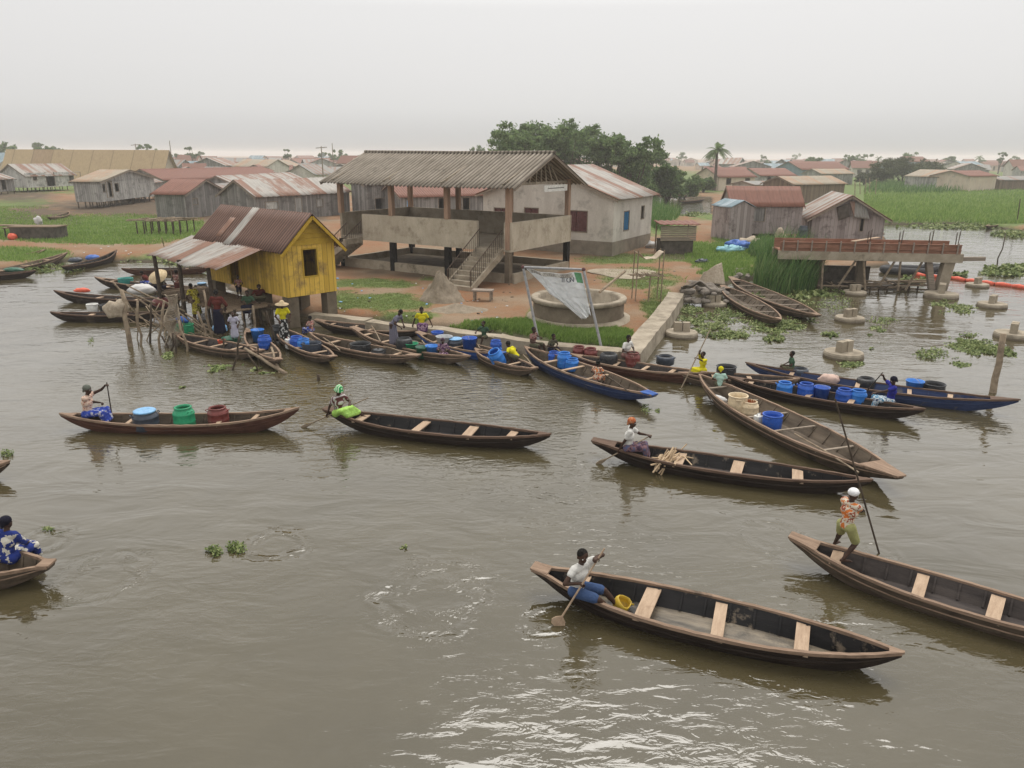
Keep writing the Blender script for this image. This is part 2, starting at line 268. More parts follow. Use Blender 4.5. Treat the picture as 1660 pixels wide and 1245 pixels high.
M = dict(
 wood_old = mottled('weathered wood', c_(.13,.095,.065), c_(.30,.225,.155), 3, .8, (.5,7,7), stain=c_(.05,.04,.03), stain_at=(.58,.72)),
 hull_dark = mottled('tarred hull wood', c_(.014,.010,.009), c_(.05,.036,.028), 2.2, .55, (.5,5,5), stain=c_(.13,.10,.075), stain_at=(.62,.78)),
 hull_red = mottled('red brown hull wood', c_(.055,.024,.018), c_(.14,.068,.047), 2.2, .65, (.5,5,5), stain=c_(.03,.018,.015)),
 hull_grey = mottled('grey brown hull wood', c_(.06,.044,.032), c_(.15,.115,.085), 2, .7, (.5,5,5), stain=c_(.03,.024,.02), stain_at=(.52,.72)),
 hull_blue = mottled('blue painted hull wood', c_(.018,.03,.08), c_(.05,.075,.17), 2.4, .6, (.5,5,5), stain=c_(.16,.14,.11), stain_at=(.56,.7)),
 hull_vblue = mottled('bright blue painted wood', c_(.02,.06,.25), c_(.05,.14,.42), 2.4, .5, (.5,5,5), stain=c_(.15,.15,.15), stain_at=(.6,.75)),
 inner_black = mottled('bitumen coated inside', c_(.008,.008,.009), c_(.028,.026,.027), 1.8, .6, (.5,3,3), stain=c_(.17,.135,.10), stain_at=(.57,.66), spec=.2, sscale=2.4),
 inner_grey = mottled('worn grey inside', c_(.035,.03,.03), c_(.095,.08,.073), 1.8, .65, (.5,3,3), stain=c_(.2,.165,.13), stain_at=(.6,.76)),
 inner_mud = mottled('muddy worn inside', c_(.065,.05,.038), c_(.17,.135,.10), 1.6, .7, (.5,3,3), stain=c_(.28,.23,.175), stain_at=(.62,.8)),
 bilge = mottled('wet muddy bottom boards', c_(.035,.03,.024), c_(.34,.28,.20), 1.1, .35, (.8,5,5), stain=c_(.022,.02,.018), stain_at=(.46,.6), spec=.4),
 rim = mottled('worn gunwale wood', c_(.17,.115,.08), c_(.36,.255,.185), 3, .75, (.5,6,6), stain=c_(.08,.06,.045), stain_at=(.58,.7)),
 rim_dark = mottled('dark gunwale wood', c_(.07,.045,.033), c_(.19,.125,.09), 3, .7, (.5,6,6)),
 plank = mottled('pale sawn plank', c_(.34,.24,.165), c_(.52,.39,.28), 3, .8, (4,.6,4), stain=c_(.22,.15,.10), stain_at=(.6,.78)),
 plank_grey = mottled('grey plank', c_(.22,.18,.15), c_(.36,.30,.25), 3, .8, (5,1,5)),
 stick = mottled('dry stick', c_(.16,.12,.085), c_(.40,.32,.23), 5, .85),
 stick_wet = mottled('dark wet post', c_(.04,.032,.025), c_(.12,.09,.065), 5, .7),
 concrete = mottled('stained concrete', c_(.27,.225,.165), c_(.45,.39,.305), 1.4, .9, stain=c_(.15,.125,.09), stain_at=(.55,.72)),
 concrete_lt = mottled('pale concrete', c_(.27,.23,.175), c_(.46,.40,.315), 2.0, .9, stain=c_(.15,.125,.095), stain_at=(.5,.72)),
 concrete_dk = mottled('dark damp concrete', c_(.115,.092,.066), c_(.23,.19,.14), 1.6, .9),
 render_wall = mottled('weathered plaster', c_(.50,.46,.41), c_(.68,.64,.58), .9, .9, (1,1,.35), stain=c_(.33,.305,.275), stain_at=(.54,.70), sscale=.9),
 render_pink = mottled('pinkish plaster', c_(.54,.44,.35), c_(.68,.58,.48), .9, .9, (1,1,.35), stain=c_(.36,.33,.29), stain_at=(.56,.70)),
 tide = mottled('mud splashed plaster', c_(.20,.17,.135), c_(.34,.295,.235), 1.4, .95),
 post_pink = mottled('pink brown post', c_(.28,.18,.125), c_(.46,.32,.235), 2, .9, (3,3,.5)),
 asbestos = mottled('lichened roofing sheet', c_(.20,.17,.135), c_(.38,.335,.28), 1.1, .95, (4,.6,.6), stain=c_(.11,.095,.078), stain_at=(.56,.74), sscale=.8),
 yellow = boards('yellow painted boards', c_(.56,.36,.05), c_(.80,.55,.10), .24, .045, stain=c_(.44,.30,.10), gapcol=.18),
 yellow_dirty = boards('yellow boards, sooty', c_(.47,.30,.045), c_(.72,.48,.09), .24, .04, stain=c_(.27,.18,.07), gapcol=.2),
 yellow_flat = mottled('yellow trim', c_(.42,.26,.03), c_(.6,.40,.06), 3, .7),
 grey_boards = boards('grey weathered boards', c_(.13,.125,.12), c_(.31,.295,.28), .22, .05, stain=c_(.12,.115,.11)),
 grey_boards2 = boards('pale grey boards', c_(.24,.235,.225), c_(.45,.435,.41), .25, .05, stain=c_(.16,.155,.15)),
 mauve_boards = boards('mauve grey sheet wall', c_(.22,.185,.175), c_(.36,.315,.30), .3, .03, stain=c_(.15,.12,.115)),
 brown_boards = boards('brown boards', c_(.13,.095,.07), c_(.25,.185,.14), .2, .05),
 white_boards = boards('whitewashed boards', c_(.40,.40,.38), c_(.60,.59,.56), .25, .04, stain=c_(.22,.22,.21)),
 rust = tin('rusted tin', c_(.50,.46,.42), c_(.15,.062,.042), 1.0, .9),
 rust_hut = tin('rusted tin of the hut', c_(.50,.46,.42), c_(.125,.07,.052), 1.15, .9),
 rust_patch = tin('rusted tin with pale sheets', c_(.52,.47,.42), c_(.16,.068,.046), .78, 1.1),
 parapet = mottled('pale stained parapet', c_(.40,.345,.265), c_(.58,.52,.42), 1.2, .9, (1,1,.5), stain=c_(.26,.22,.165), stain_at=(.52,.72), sscale=1.6),
 rust_red = tin('red rusted tin', c_(.34,.25,.20), c_(.145,.062,.042), 1.1, 1.0),
 zinc = tin('pale tin streaked with rust', c_(.41,.385,.35), c_(.18,.10,.07), .45, .75),
 zinc2 = tin('grey tin', c_(.30,.29,.27), c_(.2,.12,.09), .3, .8),
 tan_tin = tin('tan tin', c_(.42,.29,.175), c_(.33,.24,.14), .5, 6),
 beige_tin = tin('beige tin', c_(.35,.295,.22), c_(.26,.17,.11), .4, .9),
 blue_tin = tin('blue grey tin', c_(.22,.30,.34), c_(.25,.3,.33), .3, .9),
 rust_paint = plastic('dark red paint', c_(.085,.025,.025), .6, .4),
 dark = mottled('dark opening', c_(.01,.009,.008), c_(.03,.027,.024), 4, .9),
 bluecloth = cloth('blue curtain', [c_(.03,.14,.28)]),
 iron = mottled('rusty iron rail', c_(.05,.038,.03), c_(.13,.09,.065), 8, .6),
 galv = mottled('galvanised pipe', c_(.22,.22,.23), c_(.42,.42,.42), 6, .45, spec=.5),
 form = mottled('red brown formwork board', c_(.18,.085,.055), c_(.36,.19,.13), 2, .8, (.6,.6,5), stain=c_(.35,.24,.17), stain_at=(.6,.75)),
 timber = mottled('grey timber', c_(.20,.165,.13), c_(.36,.30,.24), 2.5, .85, (.6,6,6)),
 sand = mottled('heaped sand', c_(.20,.165,.12), c_(.34,.285,.22), 4, .95, bumpd=.03),
 rock = mottled('grey rubble', c_(.16,.14,.12), c_(.33,.29,.25), 3, .95, bumpd=.02),
 net = mottled('old straw coloured net', c_(.33,.27,.20), c_(.55,.47,.37), 10, .95),
 white_sack = cloth('white sack', [c_(.62,.61,.6)]), tarp_blue = plastic('blue tarp', c_(.04,.12,.40), .5), tarp_cyan = plastic('pale cyan tarp', c_(.20,.42,.48), .5),
 P_blue = plastic('blue plastic', c_(.012,.085,.42)), P_blue2 = plastic('lighter blue plastic', c_(.02,.17,.55)), P_green = plastic('green plastic', c_(.012,.26,.12)),
 P_dgreen = plastic('dark green plastic', c_(.015,.10,.06)), P_red = plastic('red brown plastic', c_(.15,.03,.025)), P_black = plastic('black plastic', c_(.018,.02,.024)),
 P_navy = plastic('dark navy plastic', c_(.03,.04,.06)), P_cream = plastic('cream plastic', c_(.62,.50,.33)), P_white = plastic('white plastic', c_(.66,.66,.63)),
 P_teal = plastic('teal plastic', c_(.02,.22,.19)), P_lblue = plastic('pale blue plastic', c_(.18,.38,.62)), P_yellow = plastic('yellow plastic', c_(.5,.34,.03)), P_orange = plastic('orange red plastic', c_(.62,.10,.05), .5),
 P_tyre = plastic('rubber', c_(.03,.03,.033), .7), P_inside = plastic('rust stained inside', c_(.35,.12,.04), .8), P_pink=plastic('pink cloth bag', c_(.5,.36,.30), .8),
 steel = plastic('dull steel', c_(.35,.36,.37), .35), char=mottled('sooty mud wall', c_(.05,.043,.037), c_(.15,.13,.11), 2.5, .95), straw=mottled('straw', c_(.45,.34,.20), c_(.68,.55,.36), 8, .9),
 trunk = mottled('bark', c_(.06,.05,.04), c_(.15,.125,.10), 4, .95), firewood=mottled('split firewood', c_(.42,.30,.19), c_(.66,.51,.34), 4, .85),
 leaf_dark = foliage('dark tree leaves', c_(.055,.095,.032), c_(.13,.20,.075), c_(.25,.33,.14), .5),
 leaf_olive = foliage('olive bush leaves', c_(.05,.06,.03), c_(.09,.105,.05), c_(.14,.15,.08)),
 reed = foliage('reed blades', c_(.04,.10,.025), c_(.10,.20,.05), c_(.24,.30,.12), .3),
 grass = foliage('grass blades', c_(.11,.19,.04), c_(.20,.31,.07), c_(.34,.40,.14), .4),
 grass_dry = foliage('short worn grass', c_(.12,.17,.05), c_(.22,.27,.09), c_(.36,.34,.18), .35),
 hyacinth = foliage('floating weed leaves', c_(.06,.09,.025), c_(.17,.22,.07), c_(.36,.38,.18), .3),
 skin = mottled('dark brown skin', c_(.045,.024,.016), c_(.075,.04,.027), 8, .55, bumpd=.001, spec=.2),
 hair = mottled('black hair', c_(.008,.007,.006), c_(.02,.018,.016), 30, .8), eye = plastic('eye white', c_(.6,.58,.55), .3, .05),
)
JIT[0] = False
# ================================================================== GROUND (one sheet to the horizon), WATER, HAZE
SHORE = [(-900,520),(-500,470),(-100,450),(0,440),(70,431),(115,421),(190,424),(290,424),(335,432),(350,452),(400,484),(450,503),(500,513),(536,516),(592,521),
 (704,533),(800,543),(918,560),(995,567),(1032,572),(1103,484),(1112,476),(1125,482),(1145,470),(1172,464),(1190,455),(1240,450),(1340,441),(1440,430),
 (1442,400),(1432,386),(1429,364),(1560,363),(1625,371),(1700,384),(1900,390),(3000,430)]
POND = [(1000,322),(1100,319),(1152,321),(1153,349),(1120,356),(1075,350),(1050,345),(1000,342)]
def sdist(X, Y, poly):
    n = len(poly); ins = np.zeros(X.shape, bool); dm = np.full(X.shape, 1e9)
    for i in range(n):
        x0, y0 = poly[i]; x1, y1 = poly[(i+1) % n]; dx, dy = x1-x0, y1-y0
        tt = np.clip(((X-x0)*dx+(Y-y0)*dy)/(dx*dx+dy*dy+1e-9), 0, 1)
        dm = np.minimum(dm, np.hypot(X-x0-tt*dx, Y-y0-tt*dy))
        if abs(dy) > 1e-9: ins ^= ((y0 > Y) != (y1 > Y)) & (X < (x1-x0)*(Y-y0)/dy+x0)
    return np.where(ins, dm, -dm)
landw = [tuple(P(a, b)[:2]) for a, b in SHORE]
landw = [(landw[0][0]-200, landw[0][1])]+landw+[(3000, 200), (3000, 4000), (-3000, 4000), (-3000, 40)]
pondw = [tuple(P(a, b)[:2]) for a, b in POND]
def vnoise(X, Y, s, seed=0):
    r = np.random.default_rng(seed); T = r.random((257, 257)); x = (X*s) % 256; y = (Y*s) % 256
    i = x.astype(int); j = y.astype(int); fx = x-i; fy = y-j; fx = fx*fx*(3-2*fx); fy = fy*fy*(3-2*fy)
    return (T[i, j]*(1-fx)+T[i+1, j]*fx)*(1-fy)+(T[i, j+1]*(1-fx)+T[i+1, j+1]*fx)*fy
def landd(X, Y):
    d = np.minimum(sdist(X, Y, landw), -sdist(X, Y, pondw))
    return d+(vnoise(X, Y, 1.3, 1)-.5)*.5+(vnoise(X, Y, 4, 2)-.5)*.2
def gheight(X, Y):
    d = landd(X, Y); s = np.clip((d+1.0)/1.6, 0, 1); s = s*s*(3-2*s)
    return -.6+s*(.6+GZ)+np.where(d > 0, (vnoise(X, Y, .5, 3)-.5)*.08+(vnoise(X, Y, 2.5, 4)-.5)*.04, 0)
# grass patches on the ground, (photo x, y, radius x, y, strength)
GR = [(170,372,165,20,1.3),(-40,362,90,26,1.1),(30,330,60,10,.7),(30,412,70,11,1.0),(240,415,60,5,.6),(600,460,75,8,.75),(615,490,80,14,.85),(560,482,26,14,.6),(650,512,60,7,.9),(820,540,160,17,1.3),
 (960,545,60,12,1.2),(1040,450,60,16,.9),(1010,420,75,8,.9),(1070,495,30,30,.7),(700,452,28,5,.6),(1170,415,55,20,1.2),(1190,445,50,14,.9),(1090,372,40,12,.8),(1100,418,60,7,.7),(1210,400,60,18,1),
 (1130,398,34,8,.7),(1550,330,230,32,1.8),(1000,350,70,12,.9),(330,440,30,10,.8),(870,510,16,14,.9),(1150,352,30,6,.7),(1060,350,40,30,.9)]
def grassmask(X, Y):
    px, py, d = proj(X, Y, np.full(X.shape, GZ))
    m = np.zeros(X.shape)
    for cx, cy, rx, ry, wt in GR:
        q = np.hypot((px-cx)/rx, (py-cy)/ry); m = np.maximum(m, wt*np.clip(1.5-q, 0, 1))
    m = np.maximum(m, np.clip((322-py)/14, 0, 1)*.7*np.clip((py-270)/12, .35, 1))
    m = m*(.38+.75*vnoise(X, Y, .9, 7)+.55*vnoise(X, Y, .23, 9))+(vnoise(X, Y, 3.1, 8)-.5)*.35*np.clip(m*3, 0.15, 1)
    return np.clip(m, 0, 1)
na, nr = 760, 520
A_ = np.linspace(rad(-58), rad(58), na); Rr = np.exp(np.linspace(math.log(12), math.log(3200), nr))
AA, RR = np.meshgrid(A_, Rr); GX = RR*np.sin(AA); GY = RR*np.cos(AA)
gx, gy = GX.ravel(), GY.ravel(); gz_ = gheight(gx, gy)
me = bpy.data.meshes.new('ground'); me.vertices.add(len(gx)); me.vertices.foreach_set('co', np.stack([gx, gy, gz_], 1).astype(np.float32).ravel())
i_ = np.arange(na-1)[None, :]+np.arange(nr-1)[:, None]*na; q = np.stack([i_, i_+na, i_+na+1, i_+1], -1)[..., ::-1].reshape(-1, 4).astype(np.int32)
me.loops.add(q.size); me.loops.foreach_set('vertex_index', q.ravel()); me.polygons.add(len(q))
me.polygons.foreach_set('loop_start', np.arange(0, q.size, 4, dtype=np.int32)); me.polygons.foreach_set('loop_total', np.full(len(q), 4, dtype=np.int32)); me.update(calc_edges=True)
if me.polygons[0].normal.z < 0: me.flip_normals()
MUD = [(235,336,170,14,1), (60,352,70,18,.9), (30,318,60,10,.8), (420,352,120,10,.8), (690,445,140,8,.6), (1100,415,40,6,.7), (1230,392,70,8,.8), (1150,470,50,18,.9), (960,412,70,6,.5), (1480,440,60,10,.8)]
pxg, pyg, _d = proj(gx, gy, np.full(gx.shape, GZ)); mud = np.zeros(gx.shape)
for cx, cy, rx, ry, wt in MUD: mud = np.maximum(mud, wt*np.clip(1.5-np.hypot((pxg-cx)/rx, (pyg-cy)/ry), 0, 1))
am = me.attributes.new('mud', 'FLOAT', 'POINT'); am.data.foreach_set('value', (mud*(.5+.9*vnoise(gx, gy, 1.1, 44))).astype(np.float32))
at = me.attributes.new('grass', 'FLOAT', 'POINT'); at.data.foreach_set('value', grassmask(gx, gy).astype(np.float32))
m, t, b = mat_new('ground soil', .95, .15); v = coords(t)
at_ = _n(t, 'ShaderNodeAttribute'); at_.attribute_name = 'grass'
s1 = nz(t, v, .22, 5, .6); s2 = nz(t, v, 2.2, 6, .7); s3 = nz(t, v, 14, 4, .7)
dirt = ramp(t, s1, [(.36, c_(.25,.115,.055)), (.5, c_(.25,.145,.08)), (.62, c_(.27,.20,.135))])
dirt = mix(t, ramp(t, s2, [(.35, g(0)), (.7, g(.7))]), dirt, c_(.23,.16,.105)); dirt = mix(t, .5, dirt, ramp(t, s3, [(.25, g(.5)), (.7, g(1.15))]), 'MULTIPLY')
gr = mix(t, ramp(t, s2, [(.3, g(0)), (.7, g(1))]), c_(.06,.10,.028), c_(.19,.24,.08)); gr = mix(t, .6, gr, ramp(t, s3, [(.3, g(.45)), (.7, g(1.2))]), 'MULTIPLY')
cc = mix(t, ramp(t, mth(t, 'ADD', at_.outputs['Fac'], mth(t, 'MULTIPLY', mth(t, 'SUBTRACT', s3, .5), .6)), [(.3, g(0)), (.6, g(1))]), dirt, gr)
am_ = _n(t, 'ShaderNodeAttribute'); am_.attribute_name = 'mud'; cc = mix(t, ramp(t, am_.outputs['Fac'], [(.2, g(0)), (.75, g(.9))]), cc, c_(.085,.065,.045))
gp = _n(t, 'ShaderNodeNewGeometry'); sp = _n(t, 'ShaderNodeSeparateXYZ'); t.links.new(gp.outputs['Position'], sp.inputs[0])
cc = mix(t, ramp(t, mth(t, 'ADD', sp.outputs[2], mth(t, 'MULTIPLY', s2, .1)), [(.1, g(1)), (.32, g(0))]), cc, c_(.085,.07,.05))
t.links.new(cc, b.inputs[0]); bump(t, b, mth(t, 'ADD', s2, mth(t, 'MULTIPLY', s3, .4)), .06)
tag(link('ground', me, m), kind='structure')
def gzat(x, y): return float(gheight(np.array([x], float), np.array([y], float))[0])
def onland(n, x0, x1, y0, y1, thr, ylo=0):   # random spots within a photo rectangle, kept where the grass mask is high
    out = []
    X = rng.uniform(x0, x1, n*6); Y = rng.uniform(y0, y1, n*6); pts = [P(a, c, GZ) for a, c in zip(X, Y)]
    px_ = np.array([p.x for p in pts]); py_ = np.array([p.y for p in pts])
    gm_ = grassmask(px_, py_); k = (gm_*rng.uniform(.55, 1.25, len(px_)) > thr) & (landd(px_, py_) > .1); return px_[k][:n], py_[k][:n]
def blades(name, X, Y, h, wid, mat, lean=.25, zoff=None, label=None):
    n = len(X); Z = gheight(X, Y)-.02 if zoff is None else np.full(n, zoff); a = rng.uniform(0, pi, n); hh = h*rng.uniform(.5, 1.15, n); ww = wid*rng.uniform(.6, 1.3, n)
    lx = rng.normal(lean*.5, lean, n)*hh; ly = rng.normal(0, lean, n)*hh
    b0 = np.stack([X-np.cos(a)*ww, Y-np.sin(a)*ww, Z], 1); b1 = np.stack([X+np.cos(a)*ww, Y+np.sin(a)*ww, Z], 1)
    tp = np.stack([X+lx, Y+ly, Z+hh], 1); V = np.stack([b0, b1, tp], 1).reshape(-1, 3)
    return link(name, fast_mesh(name, V, 3), mat)
# area, count, height, blade half width, material, threshold
for lbl, x0, x1, y0, y1, n, h, wd, mt, thr in (
   ('grass', -40, 330, 335, 398, 30000, .22, .035, 'grass', .35), ('grass', 540, 700, 445, 520, 15000, .07, .018, 'grass_dry', .4),
   ('grass', 640, 1025, 515, 566, 26000, .17, .022, 'grass', .35), ('grass', 930, 1110, 408, 520, 12000, .1, .02, 'grass_dry', .4),
   ('grass', 1110, 1290, 380, 460, 14000, .26, .03, 'grass', .4), ('grass', 1400, 1720, 305, 363, 30000, .5, .07, 'grass', .35),
   ('grass', -40, 130, 398, 425, 4000, .2, .025, 'grass', .35), ('grass', 300, 350, 430, 450, 1500, .2, .03, 'grass', .3)):
    X, Y = onland(n, x0, x1, y0, y1, thr)
    if len(X): tag(blades('grass', X, Y, h, wd, M[mt]), kind='stuff')
# ---- tall reeds: one clump object per stand
def reeds(label, spots, n, h, wd, dry=0):
    Xs = []; Ys = []
    for (cx, cy, rx, ry) in spots:
        k = n//len(spots); a = rng.uniform(0, 2*pi, k); r = np.sqrt(rng.random(k))
        for x_, y_ in zip(cx+rx*r*np.cos(a), cy+ry*r*np.sin(a)): p = P(x_, y_, 0); Xs.append(p.x); Ys.append(p.y)
    X = np.array(Xs); Y = np.array(Ys); Z = np.maximum(gheight(X, Y), -.05); n = len(X); V = []
    hh = h*rng.uniform(.45, 1.1, n)*(.65+.6*vnoise(X, Y, 1.1, 21)); a = rng.uniform(0, pi, n); bend = rng.uniform(.08, .45, n)*hh; wx, wy = np.cos(a)*wd, np.sin(a)*wd; dr = rng.normal(.5, .7, n)
    def ring(f, ws): return np.stack([X+np.cos(dr)*bend*f**2.2-wx*ws, Y+np.sin(dr)*bend*f**2.2-wy*ws, Z+hh*f*(1-.1*f)], 1), np.stack([X+np.cos(dr)*bend*f**2.2+wx*ws, Y+np.sin(dr)*bend*f**2.2+wy*ws, Z+hh*f*(1-.1*f)], 1)
    L = [ring(0, 1), ring(.4, .9), ring(.75, .6), ring(1, .08)]
    for u, d_ in zip(L[:-1], L[1:]): V.append(np.stack([u[0], u[1], d_[1], d_[0]], 1))
    o = link('reeds', fast_mesh('reeds', np.concatenate(V).reshape(-1, 3), 4), M['reed']); return tag(o, kind='stuff')
reeds('', [(1275,466,48,10),(1295,455,30,10),(1250,455,30,10)], 6000, 2.7, .018)
reeds('', [(1245,412,26,8),(1225,420,14,6)], 1500, 1.3, .018)
reeds('', [(1080,352,22,14),(1062,338,14,22),(1070,370,16,10)], 2600, 1.5, .02)
reeds('', [(1480,312,80,5),(1600,303,40,4),(1440,305,30,5)], 3500, 1.7, .06)
# ---- water
m, t, b = mat_new('murky lagoon water', .025, .5); b.inputs['IOR'].default_value = 1.78
v = coords(t)
tcw = coords(t, (1, 1, 1))
sz1 = nz(t, coords(t, (.8, 1.6, 1)), .75, 3, .5, .6)         # slow swell
sz2 = nz(t, coords(t, (1.0, 2.2, 1)), 2.6, 3, .55, .8)       # ripples
sz3 = nz(t, coords(t, (1, 1.5, 1)), 9, 2, .5, .3)            # fine chop
pm = ramp(t, nz(t, v, .11, 3, .6), [(.42, g(.12)), (.62, g(1))]); pm2 = ramp(t, nz(t, coords(t, (1, 1.4, 1)), .25, 3, .6), [(.5, g(0)), (.66, g(1))])
sxyz = _n(t, 'ShaderNodeSeparateXYZ'); t.links.new(v, sxyz.inputs[0])
def near(p, r):   # 1 near a spot of the lagoon, 0 beyond r metres
    dx = mth(t, 'SUBTRACT', sxyz.outputs[0], p.x); dy = mth(t, 'SUBTRACT', sxyz.outputs[1], p.y)
    d = mth(t, 'SQRT', mth(t, 'ADD', mth(t, 'MULTIPLY', dx, dx), mth(t, 'MULTIPLY', dy, dy)))
    d = mth(t, 'ADD', d, mth(t, 'MULTIPLY', mth(t, 'SUBTRACT', sz1, .5), r*1.3)); return d, mth(t, 'SUBTRACT', 1, mth(t, 'SMOOTH_MIN', mth(t, 'DIVIDE', d, r), 1, .3))
h = mth(t, 'MULTIPLY', sz1, .050)
_, ch = near(P(680, 640), 7.0); _, ch2 = near(P(700, 1180), 3.2); _, ch3 = near(P(330, 590), 5); _, ch4 = near(P(1000,1200),2.5)
chop = mth(t, 'ADD', mth(t, 'ADD', mth(t, 'MULTIPLY', pm, .6), mth(t, 'MULTIPLY', mth(t, 'MAXIMUM', ch, 0), 1.2)), mth(t, 'ADD', mth(t, 'MULTIPLY', mth(t, 'MAXIMUM', ch2, 0), .1), mth(t, 'MULTIPLY', mth(t, 'MAXIMUM', ch3, 0), 1.0)))
chop = mth(t, 'ADD', chop, mth(t, 'MULTIPLY', mth(t, 'MAXIMUM', ch4, 0), .1))
h = mth(t, 'ADD', h, mth(t, 'MULTIPLY', mth(t, 'MULTIPLY', sz2, chop), .034))
h = mth(t, 'ADD', h, mth(t, 'MULTIPLY', mth(t, 'MULTIPLY', sz3, mth(t, 'ADD', chop, .15)), .0022))
swell = mth(t, 'MULTIPLY', nz(t, coords(t, (.9, 1.7, 1)), 1.5, 1, .3, .4), mth(t, 'ADD', mth(t, 'MAXIMUM', ch2, 0), mth(t, 'MAXIMUM', ch4, 0)))
h = mth(t, 'ADD', h, mth(t, 'MULTIPLY', swell, .03))
ringmask = ramp(t, nz(t, v, 1.9, 4, .7, 1.0), [(.4, g(0)), (.6, g(1))])
for (px_, py_, r0, k, amp) in ((700,965,.55,13,.014), (898,1005,.28,24,.012), (905,790,.35,16,.008), (170,935,.4,14,.016), (450,880,.3,18,.016), (495,690,.3,14,.012), (965,752,.3,14,.012), (1110,625,.35,12,.014), (1425,895,.2,20,.01), (75,875,.25,20,.016),(1250,870,.4,12,.008),(180,668,.4,12,.01)):
    d, _x = near(P(px_, py_), r0*2)
    env = mth(t, 'POWER', 2.718, mth(t, 'MULTIPLY', mth(t, 'POWER', mth(t, 'DIVIDE', mth(t, 'SUBTRACT', d, r0*1.5), r0), 2.0), -1.4))
    h = mth(t, 'ADD', h, mth(t, 'MULTIPLY', mth(t, 'MULTIPLY', mth(t, 'MULTIPLY', mth(t, 'SINE', mth(t, 'MULTIPLY', d, k)), env), ringmask), amp*.8))
bn = _n(t, 'ShaderNodeBump'); bn.inputs['Distance'].default_value = 1.0; bn.inputs['Strength'].default_value = 1.0
t.links.new(h, bn.inputs['Height']); t.links.new(bn.outputs[0], b.inputs['Normal'])
t.links.new(ramp(t, nz(t, v, .3, 4, .6), [(.3, c_(.050,.041,.020)), (.7, c_(.070,.058,.031))]), b.inputs[0])
WATER_MAT = m
wm = MB().add([(-2500,-60,0),(2500,-60,0),(2500,3000,0),(-2500,3000,0)], [(0,1,2,3)])
tag(wm.build('water', m), kind='structure')
JIT[0] = True
# ---- air
hz = MB().box(-2600, 2600, -30, 3300, -1.6, 16.5).mesh('haze')
m = bpy.data.materials.new('haze'); m.use_nodes = True; t = m.node_tree; t.nodes.clear()
o = _n(t, 'ShaderNodeOutputMaterial'); pv = _n(t, 'ShaderNodeVolumePrincipled'); pv.inputs['Color'].default_value = (.95, .94, .93, 1); pv.inputs['Density'].default_value = .0006; pv.inputs['Anisotropy'].default_value = .2
t.links.new(pv.outputs[0], o.inputs['Volume']); tag(link('haze', hz, m), kind='stuff')
# ================================================================== BUILDING KIT
def corr_roof(name, L, run, rise, pitch, amp, mat, parent, loc, rz=0, thick=.03, only=None, sag=.0, xo=0):
    """two corrugated slopes; local x along the ridge, ridge at y=0, eaves at y=+-run"""
    mb = MB(); nu = max(4, min(900, int(L/pitch*(6 if amp > .012 else 4)))) if amp > 0 else 12; rg = random.Random(int(L*100))
    jag = [rg.uniform(-.05, .05) for _ in range(int(L)+3)]
    for sgn in ((-1, 1) if only is None else (only,)):
        def fn(u, v_):
            x = u*L; j = jag[int(x)]*v_; zz = amp*math.sin(2*pi*x/pitch) if amp else 0
            return (x+xo, sgn*(v_*(run)+j*(v_ > .9)), rise*(1-v_)+zz-sag*math.sin(pi*u)*(.5+.5*v_))
        n = len(mb.v); mb.grid(fn, nu, 4)
        if sgn > 0: mb.f[-nu*4:] = [tuple(reversed(f)) for f in mb.f[-nu*4:]]
    o = mb.build(name, mat, parent, amp > 0, loc, (0, 0, rz)); sm = o.modifiers.new('s', 'SOLIDIFY'); sm.thickness = thick; sm.offset = -1; return o
def wall_cells(mb, L, h, holes, tf, t_=.08, z0=0):
    """wall in the local xz plane with real openings; tf maps (x, depth, z) into the house frame"""
    xs = sorted({0, L, *[v for q in holes for v in q[:2]]}); zs = sorted({z0, z0+h, *[v for q in holes for v in q[2:4]]})
    for i in range(len(xs)-1):
        for j in range(len(zs)-1):
            cx, cz = (xs[i]+xs[i+1])/2, (zs[j]+zs[j+1])/2
            if any(q[0] < cx < q[1] and q[2] < cz < q[3] for q in holes): continue
            p = [(xs[i],0,zs[j]),(xs[i+1],0,zs[j]),(xs[i+1],t_,zs[j]),(xs[i],t_,zs[j]),(xs[i],0,zs[j+1]),(xs[i+1],0,zs[j+1]),(xs[i+1],t_,zs[j+1]),(xs[i],t_,zs[j+1])]
            mb.hexa([tf(*v) for v in p])
